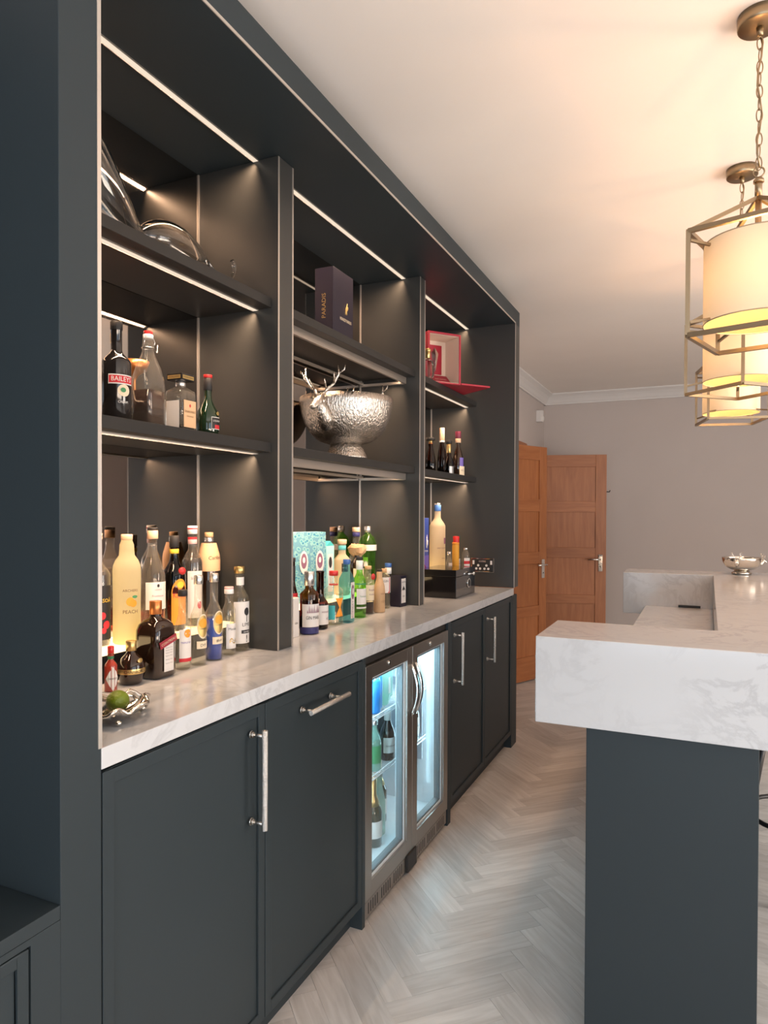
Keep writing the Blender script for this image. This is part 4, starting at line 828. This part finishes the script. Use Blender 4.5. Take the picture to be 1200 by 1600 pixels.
obj('spires_print', tw, 'mauve_ink', l); obj('blue_base', MB().lathe([(0.0352, 0.003), (0.0356, 0.005), (0.0356, 0.026)], 24, closed=False), 'navy_plastic', t)
p = smooth_prof(0.0320, 0.095, 0.128, 0.222, 0.0150)
t = bottle('gin_bottle', 'round brown glass bottle with thick straight neck and white wrap label', 'bottle', (-0.315, 2.327, ZK+0.0005), p, 'brownglow', (0.09, 'liq_brown'), None, group=G3)
obj('stopper', MB().lathe([(0.013, 0.218), (0.013, 0.2235)], 20), 'black_paper', t); l = lab_round(t, 0.0322, 0.018, 0.092, 0.0, 3.0, 'white_paper'); lettering('MONKEY', 0.04, 'mauve_ink', l, 0.0334, 0.3, 0.066); lettering('47', 0.015, 'mauve_ink', l, 0.0334, 0.5, 0.04)
t, b = carton('gin_gift_carton', 'large aqua patterned gift carton with two medallions in the middle bay', 'gift box', (-0.440, 2.420, ZR), 0.150, 0.078, 0.286, 'gift', math.radians(-32))
for s_ in (-0.026, 0.046):
    e = MB(); e.add([(0.0434, s_+0.019*math.cos(2*PI*k/20), 0.165+0.046*math.sin(2*PI*k/20)) for k in range(20)], [tuple(range(20))]); m_ = obj('medallion', e, 'white_paper', t)
    e = MB(); e.add([(0.0438, s_+0.013*math.cos(2*PI*k/20), 0.170+0.031*math.sin(2*PI*k/20)) for k in range(20)], [tuple(range(20))]); obj('medallion_print', e, 'mauve_ink', m_)
    e = MB(); e.add([(0.0442, s_+0.006*math.cos(2*PI*k/16), 0.174+0.012*math.sin(2*PI*k/16)) for k in range(16)], [tuple(range(16))]); obj('portrait_print', e, 'white_ink', m_)
t, b = carton('gin_bottle_carton', 'narrow pale green gin carton beside the aqua patterned carton', 'gift box', (-0.425, 2.560, ZR), 0.055, 0.055, 0.225, 'aqua_card', math.radians(-8))
obj('lid_fold', MB().add([(-0.0275, -0.0275, 0.225), (0.0275, -0.0275, 0.225), (0.0275, 0.0275, 0.225), (-0.0275, 0.0275, 0.225), (-0.0275, 0, 0.245), (0.0275, 0, 0.245)], [(0, 1, 5, 4), (2, 3, 4, 5), (1, 2, 5), (3, 0, 4)]), 'teal_card', t)
l = obj('front_label', bx(0.0276, 0.0282, -0.016, 0.016, 0.03, 0.19), 'white_paper', t); e = MB(); e.add([(0.0286, 0.011*math.cos(2*PI*k/20), 0.155+0.024*math.sin(2*PI*k/20)) for k in range(20)], [tuple(range(20))]); obj('oval_print', e, 'ink', l); lettering('BOMBAY', 0.10, 'ink', t, flat=((0, -0.0284, 0.11), (0, 0, 1), (-1, 0, 0)))
p = [(0.028, 0), (0.0405, 0.004), (0.0395, 0.012), (0.0385, 0.10), (0.0405, 0.125), (0.0385, 0.140), (0.024, 0.152), (0.0165, 0.158), (0.0155, 0.170), (0.0170, 0.205)]
t = bottle('gin_bottle', 'clear gin bottle with an hourglass drawn on its label and red topped stopper', 'bottle', (-0.316, 2.437, ZK+0.0005), p, 'clear', (0.122, 'liq_clear'), [(0.196, 0.215, 0.0185, 'red_plastic'), (0.158, 0.163, 0.0185, 'red_plastic')], group=G3)
e = MB()
for a, z0, z1, w0, w1 in ((0.15, 0.035, 0.072, 0.5, 0.08), (0.15, 0.072, 0.109, 0.08, 0.5)):
    vs = []; 
    for z, w_ in ((z0, w0), (z1, w1)):
        for k in range(5): an = a-w_+2*w_*k/4; vs.append((0.0402*math.cos(an), 0.0402*math.sin(an), z))
    e.add(vs, [(k, k+1, 6+k, 5+k) for k in range(4)])
obj('hourglass_print', e, 'orange_paper', t); lettering('CO', 0.018, 'ink', t, 0.0404, 0.75, 0.075, name='brand_print'); lettering('EDEN', 0.02, 'ink', t, 0.0404, 0.5, 0.035, name='brand_print')
lab_round(t, 0.0388, 0.024, 0.08, -0.75, 0.7, 'teal_card', 'side_label')
hw = 0.0265; p = [(hw-0.004, 0), (hw, 0.004), (hw, 0.165), (hw*0.96, 0.180), (hw*0.70, 0.200), (0.0135, 0.213), (0.0130, 0.245)]; sqs = [1, 1, 1, 1, 0.6, 0.1, 0]
t = bottle('gin_bottle', 'square aqua blue gin bottle with long white label', 'bottle', (-0.294, 2.508, ZK+0.0005), p, 'aqua', (0.125, 'liq_clear'), [(0.238, 0.258, 0.0150, 'blue_plastic')], sq=sqs, n=32, group=G3)
l, at = lab_flat(t, 0.0, hw+0.001, 0.030, 0.018, 0.165, 'white_paper'); e = MB(); o_, R_, U_ = at(0.125); e.add([o_+R_*0.012*math.cos(2*PI*k/20)+U_*0.030*math.sin(2*PI*k/20) for k in range(20)], [tuple(range(20))]); obj('oval_print', e, 'mauve_ink', l); o_, R_, U_ = at(0.128, lift=0.0018); e = MB(); e.add([o_+R_*0.006*math.cos(2*PI*k/16)+U_*0.014*math.sin(2*PI*k/16) for k in range(16)], [tuple(range(16))]); obj('portrait_print', e, 'white_ink', l)
lettering('BOMBAY', 0.070, 'mauve_ink', l, flat=(at(0.055)[0], (0, 0, 1), (0, -1, 0)))
p = smooth_prof(0.0355, 0.155, 0.185, 0.235, 0.0165)
t = bottle('tequila_bottle', 'pale honey bottle with teal neck band, square black label and wide cork', 'bottle', (-0.425, 2.712, ZR), p, 'frostclear', None, [(0.226, 0.246, 0.0205, 'tan_cap'), (0.200, 0.220, 0.0175, 'teal_band')], group=G3)
l, at = lab_flat(t, -0.2, 0.0362, 0.030, 0.105, 0.142, 'black_paper'); lettering('OLD', 0.02, 'white_ink', l, flat=at(0.123))
p = smooth_prof(0.0285, 0.155, 0.195, 0.250, 0.0130)
t = bottle('gin_bottle', 'bright green gin bottle with pale label and white neck band in the front row', 'bottle', (-0.308, 2.652, ZK+0.0005), p, 'greenglass', (0.12, 'liq_clear'), [(0.205, 0.245, 0.0150, 'white_plastic'), (0.245, 0.260, 0.0148, 'black_paper')], group=G3)
l = lab_round(t, 0.0287, 0.058, 0.125, 0.1, 2.2, 'white_paper'); lettering('Tanqueray', 0.042, 'green_ink', l, 0.0299, 0.2, 0.092); lab_round(t, 0.0287, 0.040, 0.047, 0.1, 2.2, 'white_paper', 'lower_band'); lab_round(t, 0.0287, 0.142, 0.148, 0.1, 2.6, 'green_ink', 'upper_band')
p = smooth_prof(0.0265, 0.148, 0.180, 0.205, 0.0130)
t = bottle('gin_bottle', 'clear bottle with round red seal and cream label beside the bright green bottle', 'bottle', (-0.320, 2.762, ZK+0.0005), p, 'clear', (0.055, 'liq_brown'), [(0.198, 0.213, 0.0150, 'cork')], group=G3)
l = lab_round(t, 0.0267, 0.062, 0.130, 0.1, 2.2, 'cream_paper'); lettering('Royale', 0.034, 'mauve_ink', l, 0.0279, 0.15, 0.108); lettering('Distillery', 0.03, 'mauve_ink', l, 0.0279, 0.15, 0.088); e = MB().ball((0.0255, 0.010, 0.166), 0.004, 0.011, 0.014); obj('wax_seal', e, 'red_plastic', t)
p = [(0.022, 0), (0.0255, 0.004), (0.0258, 0.095), (0.0235, 0.118), (0.0165, 0.142), (0.0125, 0.158), (0.0135, 0.178), (0.012, 0.184)]
t = bottle('clay_bottle', 'small pinkish clay bottle with a stamped face and dark stopper', 'bottle', (-0.295, 2.828, ZK+0.0005), p, 'kraft_paper', None, [(0.182, 0.194, 0.0115, 'black_paper')], group=G3)
lettering('GENEVER', 0.030, 'brown_ink', t, 0.0262, 0.2, 0.085, name='stamped_print'); lettering('1575', 0.024, 'brown_ink', t, 0.0262, 0.2, 0.05, name='stamped_print')
p = smooth_prof(0.0290, 0.150, 0.165, 0.175, 0.0110)
t = bottle('gin_bottle', 'clear flat-shouldered bottle with wide white label next to the dark blue carton', 'bottle', (-0.330, 2.955, ZK+0.0005), p, 'clear', (0.085, 'liq_clear'), [(0.168, 0.187, 0.0125, 'cork')], group=G3)
l = lab_round(t, 0.0292, 0.075, 0.148, 0.0, 2.5, 'white_paper'); lettering('J', 0.012, 'red_ink', l, 0.0304, 0.4, 0.115, squash=1.6); lettering('GIN', 0.024, 'ink', l, 0.0304, -0.3, 0.13)
p = smooth_prof(0.0215, 0.125, 0.145, 0.190, 0.0125)
t = bottle('gin_bottle', 'small bottle with blue cap and white neck label behind the dark blue carton', 'bottle', (-0.362, 3.072, ZK+0.0005), p, 'brownglow', (0.1, 'liq_brown'), [(0.185, 0.204, 0.0170, 'blue_plastic'), (0.152, 0.184, 0.0160, 'white_plastic')], group=G3)
t, b = carton('blue_bottle_carton', 'dark blue carton with white bird label at the right end of the gin bottles', 'box', (-0.300, 3.055, ZK), 0.062, 0.055, 0.148, 'navy_card', math.radians(-5))
l = obj('front_label', bx(0.0277, 0.0283, -0.022, 0.022, 0.018, 0.135), 'white_paper', t, bev=0.002); lettering('AVIATION', 0.036, 'ink', l, flat=((0.0288, 0, 0.118), (0, 1, 0), (0, 0, 1)), squash=1.2); lettering('GIN', 0.02, 'ink', l, flat=((0.0288, 0, 0.05), (0, 1, 0), (0, 0, 1)))
e = MB().add([(0.0288, y_, z_) for y_, z_ in ((-0.018, 0.078), (-0.008, 0.090), (0, 0.100), (0.008, 0.090), (0.018, 0.078), (0.006, 0.082), (0, 0.076), (-0.006, 0.082))], [(0, 1, 7), (1, 2, 6, 7), (2, 3, 5, 6), (3, 4, 5)]); obj('bird_print', e, 'ink', l)
p = [(0.030, 0), (0.036, 0.004), (0.040, 0.15), (0.0435, 0.185), (0.044, 0.205), (0.041, 0.222), (0.032, 0.245), (0.018, 0.260), (0.0125, 0.266), (0.0125, 0.275)]
t = bottle('gin_bottle', 'tall ribbed green gin bottle with silver ball cap and white band at the back', 'bottle', (-0.462, 3.045, ZR), p, 'greenglass', (0.19, 'liq_clear'), [(0.270, 0.300, 0.0175, 'silver_cap')], group=G3, n=20)
lab_round(t, 0.0442, 0.182, 0.210, 0.0, 2.9, 'white_paper', 'band_label'); l = lab_round(t, 0.0385, 0.105, 0.15, -1.0, 0.9, 'white_paper', 'side_label'); lettering('No. TEN', 0.03, 'green_ink', l, 0.0400, -1.0, 0.13)
p = smooth_prof(0.0320, 0.15, 0.20, 0.280, 0.0160)
t = bottle('gin_bottle', 'clear bottle with navy neck ring and tan cork left of the tall green bottle', 'bottle', (-0.474, 2.945, ZR), p, 'clear', None, [(0.274, 0.296, 0.0190, 'tan_cap'), (0.252, 0.273, 0.0185, 'navy_plastic')], group=G3)
p = smooth_prof(0.0340, 0.15, 0.225, 0.255, 0.0145)
t = bottle('gin_bottle', 'olive green bottle with brown cork at the back beside the pale carton', 'bottle', (-0.496, 2.655, ZR), p, 'greenglass', (0.15, 'liq_clear'), [(0.250, 0.268, 0.0180, 'gold_cap')], group=G3)
p = smooth_prof(0.0300, 0.13, 0.165, 0.205, 0.0125)
t = bottle('wrapped_bottle', 'dark bottle crowned with crumpled kraft paper in the middle bay', 'bottle', (-0.415, 2.842, ZR), p, 'brownglass', None, None, group=G3)
random.seed(3); cr = MB(); N = 18; vs = []
for j, (r_, z_) in enumerate(((0.015, 0.165), (0.036, 0.185), (0.040, 0.205), (0.033, 0.218), (0.012, 0.221))):
    for i in range(N):
        a = 2*PI*i/N; q = 1+random.uniform(-0.16, 0.16); vs.append((r_*q*math.cos(a), r_*q*math.sin(a), z_+random.uniform(-0.006, 0.006)))
cr.add(vs, [(j*N+i, j*N+(i+1) % N, (j+1)*N+(i+1) % N, (j+1)*N+i) for j in range(4) for i in range(N)]+[tuple(4*N+i for i in range(N))]); obj('paper_wrap', cr, 'kraft_paper', t)
l = lab_round(t, 0.0302, 0.02, 0.11, 0.0, 2.4, 'cream_paper'); lettering('SLOE', 0.03, 'ink', l, 0.0314, 0.0, 0.08)
# ---- far bay
G4 = 'bottles in the far bay'
t, b = carton('navy_vodka_carton', 'tall navy and violet carton with a white bird behind the far pilaster', 'gift box', (-0.407, 3.585, ZR), 0.10, 0.08, 0.338, 'blue_card')
obj('carton_foot', bx(-0.0402, 0.0405, -0.0502, 0.0502, 0.001, 0.13), 'violet_card', t)
e = MB().tube([(0.0415, 0.015, 0.17), (0.0415, 0.022, 0.20), (0.0415, 0.018, 0.245)], [0.007, 0.008, 0.001], 6, flat=0.3).tube([(0.0415, 0.02, 0.185), (0.0415, 0.035, 0.215)], [0.005, 0.001], 6, flat=0.3); obj('goose_print', e, 'white_ink', t)
e = MB(); 
for k in range(3): e.tube([(0.0415, -0.05, 0.10-0.018*k), (0.0415, 0.0, 0.065-0.018*k), (0.0415, 0.045, 0.005)], 0.003, 6, flat=0.3)
obj('red_swoosh', e, 'red_paper', t); lettering('VODKA', 0.05, 'white_ink', t, flat=((0.0412, 0.01, 0.155), (0, 1, 0), (0, 0, 1)))
p = smooth_prof(0.0470, 0.285, 0.345, 0.405, 0.0190, n=8)
t = bottle('vodka_bottle', 'large frosted vodka bottle with blue capped neck behind the black box', 'bottle', (-0.40, 3.865, ZR), p, 'frostclear', None, [(0.378, 0.415, 0.0205, 'blue_plastic'), (0.415, 0.424, 0.0200, 'silver_cap')], group=G4)
lettering('GREY GOOSE', 0.060, 'mauve_ink', t, 0.0478, -0.1, 0.16, name='brand_print'); obj('flag_print', patch(MB(), 0.0480, 0.185, 0.22, 0.45, 0.45), 'mauve_ink', t); lettering('VODKA', 0.03, 'mauve_ink', t, 0.0478, 0.2, 0.10, name='brand_print')
p = smooth_prof(0.0185, 0.16, 0.19, 0.21, 0.0100)
t = bottle('small_bottle', 'small clear glass bottle beside the frosted vodka', 'bottle', (-0.318, 3.842, ZK+0.0005), p, 'clear', (0.12, 'liq_clear'), [(0.205, 0.225, 0.0120, 'silver_cap')], group=G4); lab_round(t, 0.0187, 0.10, 0.16, 0.0, 1.8, 'white_paper')
p = smooth_prof(0.0245, 0.19, 0.225, 0.265, 0.0150)
t = bottle('aperitif_bottle', 'bottle with tall red foil cap in the far bay', 'bottle', (-0.305, 3.930, ZK+0.0005), p, 'clear', (0.18, 'liq_red'), [(0.250, 0.313, 0.0190, 'red_plastic')], group=G4); l = lab_round(t, 0.0247, 0.10, 0.18, 0.0, 2.0, 'white_paper'); lettering('VERMOUTH', 0.036, 'red_ink', l, 0.0259, 0, 0.15)
p = smooth_prof(0.0200, 0.26, 0.270, 0.278, 0.0180, n=3)
t = bottle('orange_tube_bottle', 'slim bright orange bottle between clear and red capped ones', 'bottle', (-0.262, 3.795, ZK+0.0005), p, 'apricot', None, [(0.270, 0.281, 0.0205, 'orange_paper')], group=G4)
p = [(0.022, 0), (0.0240, 0.004), (0.0240, 0.19), (0.020, 0.215), (0.0110, 0.228), (0.0105, 0.238)]
t = bottle('flavoured_vodka_bottle', 'rightmost clear bottle of the far bay with red and white lettering', 'bottle', (-0.248, 3.938, ZK+0.0005), p, 'clear', (0.17, 'liq_clear'), [(0.232, 0.245, 0.0130, 'silver_cap')], group=G4); l = lab_round(t, 0.0242, 0.105, 0.185, 0.0, 2.2, 'white_paper'); obj('red_band', patch(MB(), 0.0252, 0.150, 0.168, 0.0, 2.2), 'red_paper', l); lettering('VODKA', 0.034, 'ink', l, 0.0254, 0.1, 0.13)
# black lacquer humidor with clasp and gauge
t = thing('humidor', 'black lacquered cigar humidor with round gauge on the far end of the worktop', 'box', (-0.25, 3.6125, ZK))
obj('case', bx(-0.108, 0.109, -0.1645, 0.1645, 0.0005, 0.112), 'blackgloss', t, bev=0.002); obj('lid', bx(-0.108, 0.109, -0.1645, 0.1645, 0.114, 0.150), 'blackgloss', t, bev=0.002)
obj('gauge', MB().tube([(0.109, 0.045, 0.066), (0.114, 0.045, 0.066)], 0.026, 28), 'chrome', t); obj('gauge_face', MB().tube([(0.114, 0.045, 0.066), (0.1145, 0.045, 0.066)], 0.020, 28), 'ink', t)
obj('clasp', MB().tube([(0.109, 0.02, 0.118), (0.122, 0.02, 0.118)], 0.004, 10).tube([(0.122, 0.02, 0.118), (0.126, 0.065, 0.118)], 0.004, 10).ball((0.128, 0.075, 0.118), 0.010), 'chrome', t)
# double socket on the end wall
t = thing('wall_socket', 'chrome edged black double power socket on the far end panel', 'socket', (-0.195, 4.1115, 1.089))
obj('plate', bx(-0.073, 0.073, -0.004, 0.0, -0.043, 0.043), 'chrome', t, bev=0.002); obj('insert', bx(-0.067, 0.067, -0.006, -0.004, -0.037, 0.037), 'rubber', t)
for sx in (-1, 1):
    obj('rocker_switch', bx(sx*0.056-0.006, sx*0.056+0.006, -0.009, -0.006, 0.004, 0.028), 'white_plastic', t, bev=0.001)
    pin = MB()
    for px_, pz_ in ((0.026, -0.002), (0.014, -0.022), (0.038, -0.022)): pin.tube([(sx*px_, -0.006, pz_), (sx*px_, -0.0075, pz_)], 0.0075, 10)
    obj('pin_shutter', pin, 'white_plastic', t)
obj('charging_port', bx(-0.022, 0.022, -0.0085, -0.006, 0.018, 0.028), 'silver_cap', t)
# ---- far bay shelves
G5 = 'brandy bottles on the lower far shelf'
for nm, lab, x, y, p, cap, ex in (
    ('brandy_decanter', 'cut glass brandy decanter with black disc stopper by the pilaster', -0.36, 3.640, [(0.026, 0), (0.030, 0.004), (0.031, 0.06), (0.022, 0.11), (0.0125, 0.145), (0.0125, 0.165)], [(0.165, 0.172, 0.012, 'copper_cap'), (0.185, 0.200, 0.026, 'black_paper'), (0.172, 0.185, 0.010, 'gold_cap')], None),
    ('cognac_bottle', 'dark cognac bottle with a long cream capsule', -0.40, 3.935, [(0.024, 0), (0.027, 0.004), (0.027, 0.10), (0.022, 0.15), (0.0120, 0.195), (0.0115, 0.215)], [(0.205, 0.290, 0.0165, 'tan_cap'), (0.203, 0.214, 0.0170, 'white_plastic')], None),
    ('cognac_bottle', 'dark cognac bottle with short black cap and gold speckled neck', -0.33, 3.862, [(0.027, 0), (0.030, 0.004), (0.030, 0.055), (0.024, 0.085), (0.0130, 0.120), (0.0120, 0.180)], [(0.186, 0.206, 0.0190, 'black_paper'), (0.130, 0.185, 0.0140, 'foil')], 'g'),
    ('brandy_bottle', 'dark brandy bottle with wine red capsule and blue and cream labels', -0.32, 4.002, [(0.030, 0), (0.034, 0.004), (0.038, 0.06), (0.036, 0.10), (0.024, 0.145), (0.0125, 0.18), (0.0125, 0.215)], [(0.230, 0.272, 0.0180, 'wine_foil'), (0.204, 0.230, 0.0170, 'tan_cap')], 'b')):
    t = bottle(nm, lab, 'bottle', (x, y, Z2), p, 'brownglow' if ex != 'b' else 'brownglass', (0.07, 'liq_brown'), cap, group=G5)
    if ex == 'g': lab_round(t, 0.0302, 0.008, 0.052, 0.0, 1.2, 'grey_metal')
    if ex == 'b':
        l = lab_round(t, 0.0385, 0.060, 0.112, -0.1, 0.7, 'violet_card', 'blue_label'); l = lab_round(t, 0.0390, 0.006, 0.060, 0.05, 1.1, 'cream_paper'); lettering('XO', 0.022, 'brown_ink', l, 0.0402, 0.05, 0.035)
# red presentation case standing open on the upper far shelf
e_ = Vector((0.62, 0.79, 0)).normalized(); ca = math.atan2(e_.y, e_.x)
t = thing('presentation_case', 'open red presentation case with cream lining on the top far shelf', 'case', (-0.160, 3.566, 2.0955), ca)
# local x runs along the opening (0 = right corner, negative to the left), local y runs into the case
w, dp, h, th = 0.205, 0.150, 0.27, 0.010
obj('outer_shell', MB().box(-w, 0, dp-th, dp, 0.001, h).box(-w, -w+th, 0, dp-th, 0.001, h).box(-th, 0, 0, dp-th, 0.001, h).box(-w+th, -th, 0, dp-th, h-th, h).box(-w+th, -th, 0, dp-th, 0.001, 0.008), 'red_leather', t, bev=0.001)
obj('lining', MB().box(-w+th, -th, dp-th-0.002, dp-th-0.0004, 0.008, h-th).box(-w+th, -w+th+0.002, 0.006, dp-th-0.002, 0.008, h-th).box(-th-0.002, -th, 0.006, dp-th-0.002, 0.008, h-th).box(-w+th+0.002, -th-0.002, 0.006, dp-th-0.002, h-th-0.002, h-th-0.0004).box(-w+th+0.002, -th-0.002, 0.004, dp-th-0.002, 0.008, 0.010), 'cream_satin', t)
bp2 = obj('back_insert', bx(-0.130, -0.040, dp-0.018, dp-0.0125, 0.075, 0.235), 'red_leather', t)
cs_ = MB(); z_ = [(-0.085, 0.222), (-0.062, 0.190), (-0.070, 0.140), (-0.081, 0.085), (-0.089, 0.085), (-0.100, 0.140), (-0.108, 0.190)]
vs = [(a, dp-0.019, b) for a, b in z_]+[(-0.085, dp-0.030, 0.175)]; cs_.add(vs, [(i, (i+1) % 7, 7) for i in range(7)]); obj('crystal_emblem', cs_, 'crystal', bp2)
bk = obj('booklet', MB().add([(-0.135, 0.045, 0.0125), (-0.030, 0.045, 0.0125), (-0.030, 0.100, 0.062), (-0.135, 0.100, 0.062), (-0.135, 0.048, 0.0105), (-0.030, 0.048, 0.0105), (-0.030, 0.103, 0.059), (-0.135, 0.103, 0.059)], [(0, 1, 2, 3), (4, 7, 6, 5), (0, 4, 5, 1), (1, 5, 6, 2), (2, 6, 7, 3), (3, 7, 4, 0)]), 'burgundy_card', t)
lettering('REMY MARTIN', 0.07, 'cream_paper', bk, flat=((-0.083, 0.0715, 0.0372), (1, 0, 0), (0, 0.743, 0.669)))
obj('fold_out_flap', MB().box(0.002, 0.192, -0.002, 0.30, 0.0025, 0.012), 'red_leather', t, bev=0.002)
t = thing('crystal_decanter', 'cut crystal decanter with gold stopper beside the open red case', 'decanter', (-0.272, 3.362, 2.0955))
obj('glass_body', MB().lathe([(0.024, 0.0005), (0.028, 0.004), (0.036, 0.03), (0.034, 0.075), (0.024, 0.098), (0.0120, 0.106), (0.0120, 0.118)], 10, smooth=False), 'crystal', t)
obj('stopper', MB().lathe([(0.0130, 0.112), (0.0135, 0.114), (0.0135, 0.145), (0.0165, 0.147), (0.0165, 0.160), (0.012, 0.163)], 16), 'gold_cap', t)
# ---- fridge contents
G6 = 'drinks in the fridge'
for x, y, ll in ((-0.128, 2.425, 'blue drinks can at the front of the upper fridge rack'), (-0.150, 2.487, 'blue drinks can second from the front of the upper fridge rack')):
    t = thing('drink_can', ll, 'can', (x, y, 0.6255), 0, G6)
    obj('can_body', MB().lathe([(0.021, 0), (0.026, 0.005), (0.026, 0.125), (0.0215, 0.135)], 20), 'can_blue', t); obj('can_lid', MB().lathe([(0.0215, 0.135), (0.022, 0.137), (0.020, 0.136)], 20), 'silver_cap', t)
def fbottle(lab, x, y, z, r, h, mat, cap, lm=None, txt=None, name='soda_bottle', hs=0.55, capm='silver_cap'):
    p = smooth_prof(r, h*hs, h*0.80, h-0.006, 0.0125); t = bottle(name, lab, 'bottle', (x, y, z), p, mat, None, [(h-cap, h, 0.0145, capm)], group=G6)
    if lm:
        l = lab_round(t, r, h*0.16, h*hs*0.92, 0.0, 2.4, lm)
        if txt: lettering(txt, r*1.5, 'ink', l, r+0.0016, -0.1, h*hs*0.6)
    return t
fbottle('pale green mineral bottle on the upper fridge rack beside the blue cans', -0.150, 2.550, 0.6255, 0.025, 0.195, 'palegreen', 0.02); fbottle('white-labelled mineral bottle on the upper fridge rack', -0.170, 2.612, 0.6255, 0.025, 0.195, 'palegreen', 0.02, 'white_paper'); fbottle('pale green mineral bottle deepest on the upper fridge rack', -0.190, 2.680, 0.6255, 0.025, 0.195, 'palegreen', 0.02)
fbottle('pale green soda bottle at the front of the middle fridge rack', -0.128, 2.424, 0.404, 0.028, 0.195, 'palegreen', 0.02, 'green_ink'); fbottle('pale green soda bottle behind the front one on the middle fridge rack', -0.160, 2.484, 0.404, 0.028, 0.195, 'palegreen', 0.02, 'green_ink')
fbottle('dark beer bottle with white label and white cap on the middle fridge rack', -0.128, 2.552, 0.404, 0.030, 0.205, 'brownglass', 0.045, 'white_paper', 'KROMBACHER', 'beer_bottle', 0.50, 'white_plastic')
fbottle('second dark beer bottle behind the white-labelled one', -0.190, 2.640, 0.404, 0.030, 0.20, 'brownglass', 0.02, None, None, 'beer_bottle', 0.5)
for x, y, ll in ((-0.135, 2.428, 'champagne bottle with gold foil at the front of the fridge floor'), (-0.205, 2.625, 'second gold foiled champagne bottle further back on the fridge floor')):
    p = smooth_prof(0.038, 0.125, 0.19, 0.272, 0.0145); t = bottle('champagne_bottle', ll, 'bottle', (x, y, 0.109), p, 'darkgreen', None, None, group=G6)
    obj('foil', MB().lathe([(0.030, 0.155), (0.0205, 0.18), (0.0155, 0.195), (0.0160, 0.272), (0.014, 0.276)], 20), 'foil', t); lab_round(t, 0.038, 0.035, 0.10, 0.0, 2.2, 'white_paper')
fbottle('milky green mixer bottle between the champagne bottles', -0.150, 2.520, 0.109, 0.026, 0.262, 'palegreen', 0.03, None, None, 'soda_bottle', 0.45, 'silver_cap')
fbottle('dark bottle with red and white label in the right half of the fridge', -0.122, 2.820, 0.404, 0.024, 0.19, 'brownglass', 0.02, 'white_paper', 'COLA', 'cola_bottle', 0.6, 'red_plastic')
t = thing('drink_can', 'silver drinks can on the right of the upper fridge rack', 'can', (-0.128, 2.832, 0.6255), 0, G6)
obj('can_body', MB().lathe([(0.021, 0), (0.026, 0.005), (0.026, 0.105), (0.0215, 0.115)], 20), 'aqua_card', t); obj('can_lid', MB().lathe([(0.0215, 0.115), (0.022, 0.117), (0.020, 0.116)], 20), 'silver_cap', t)
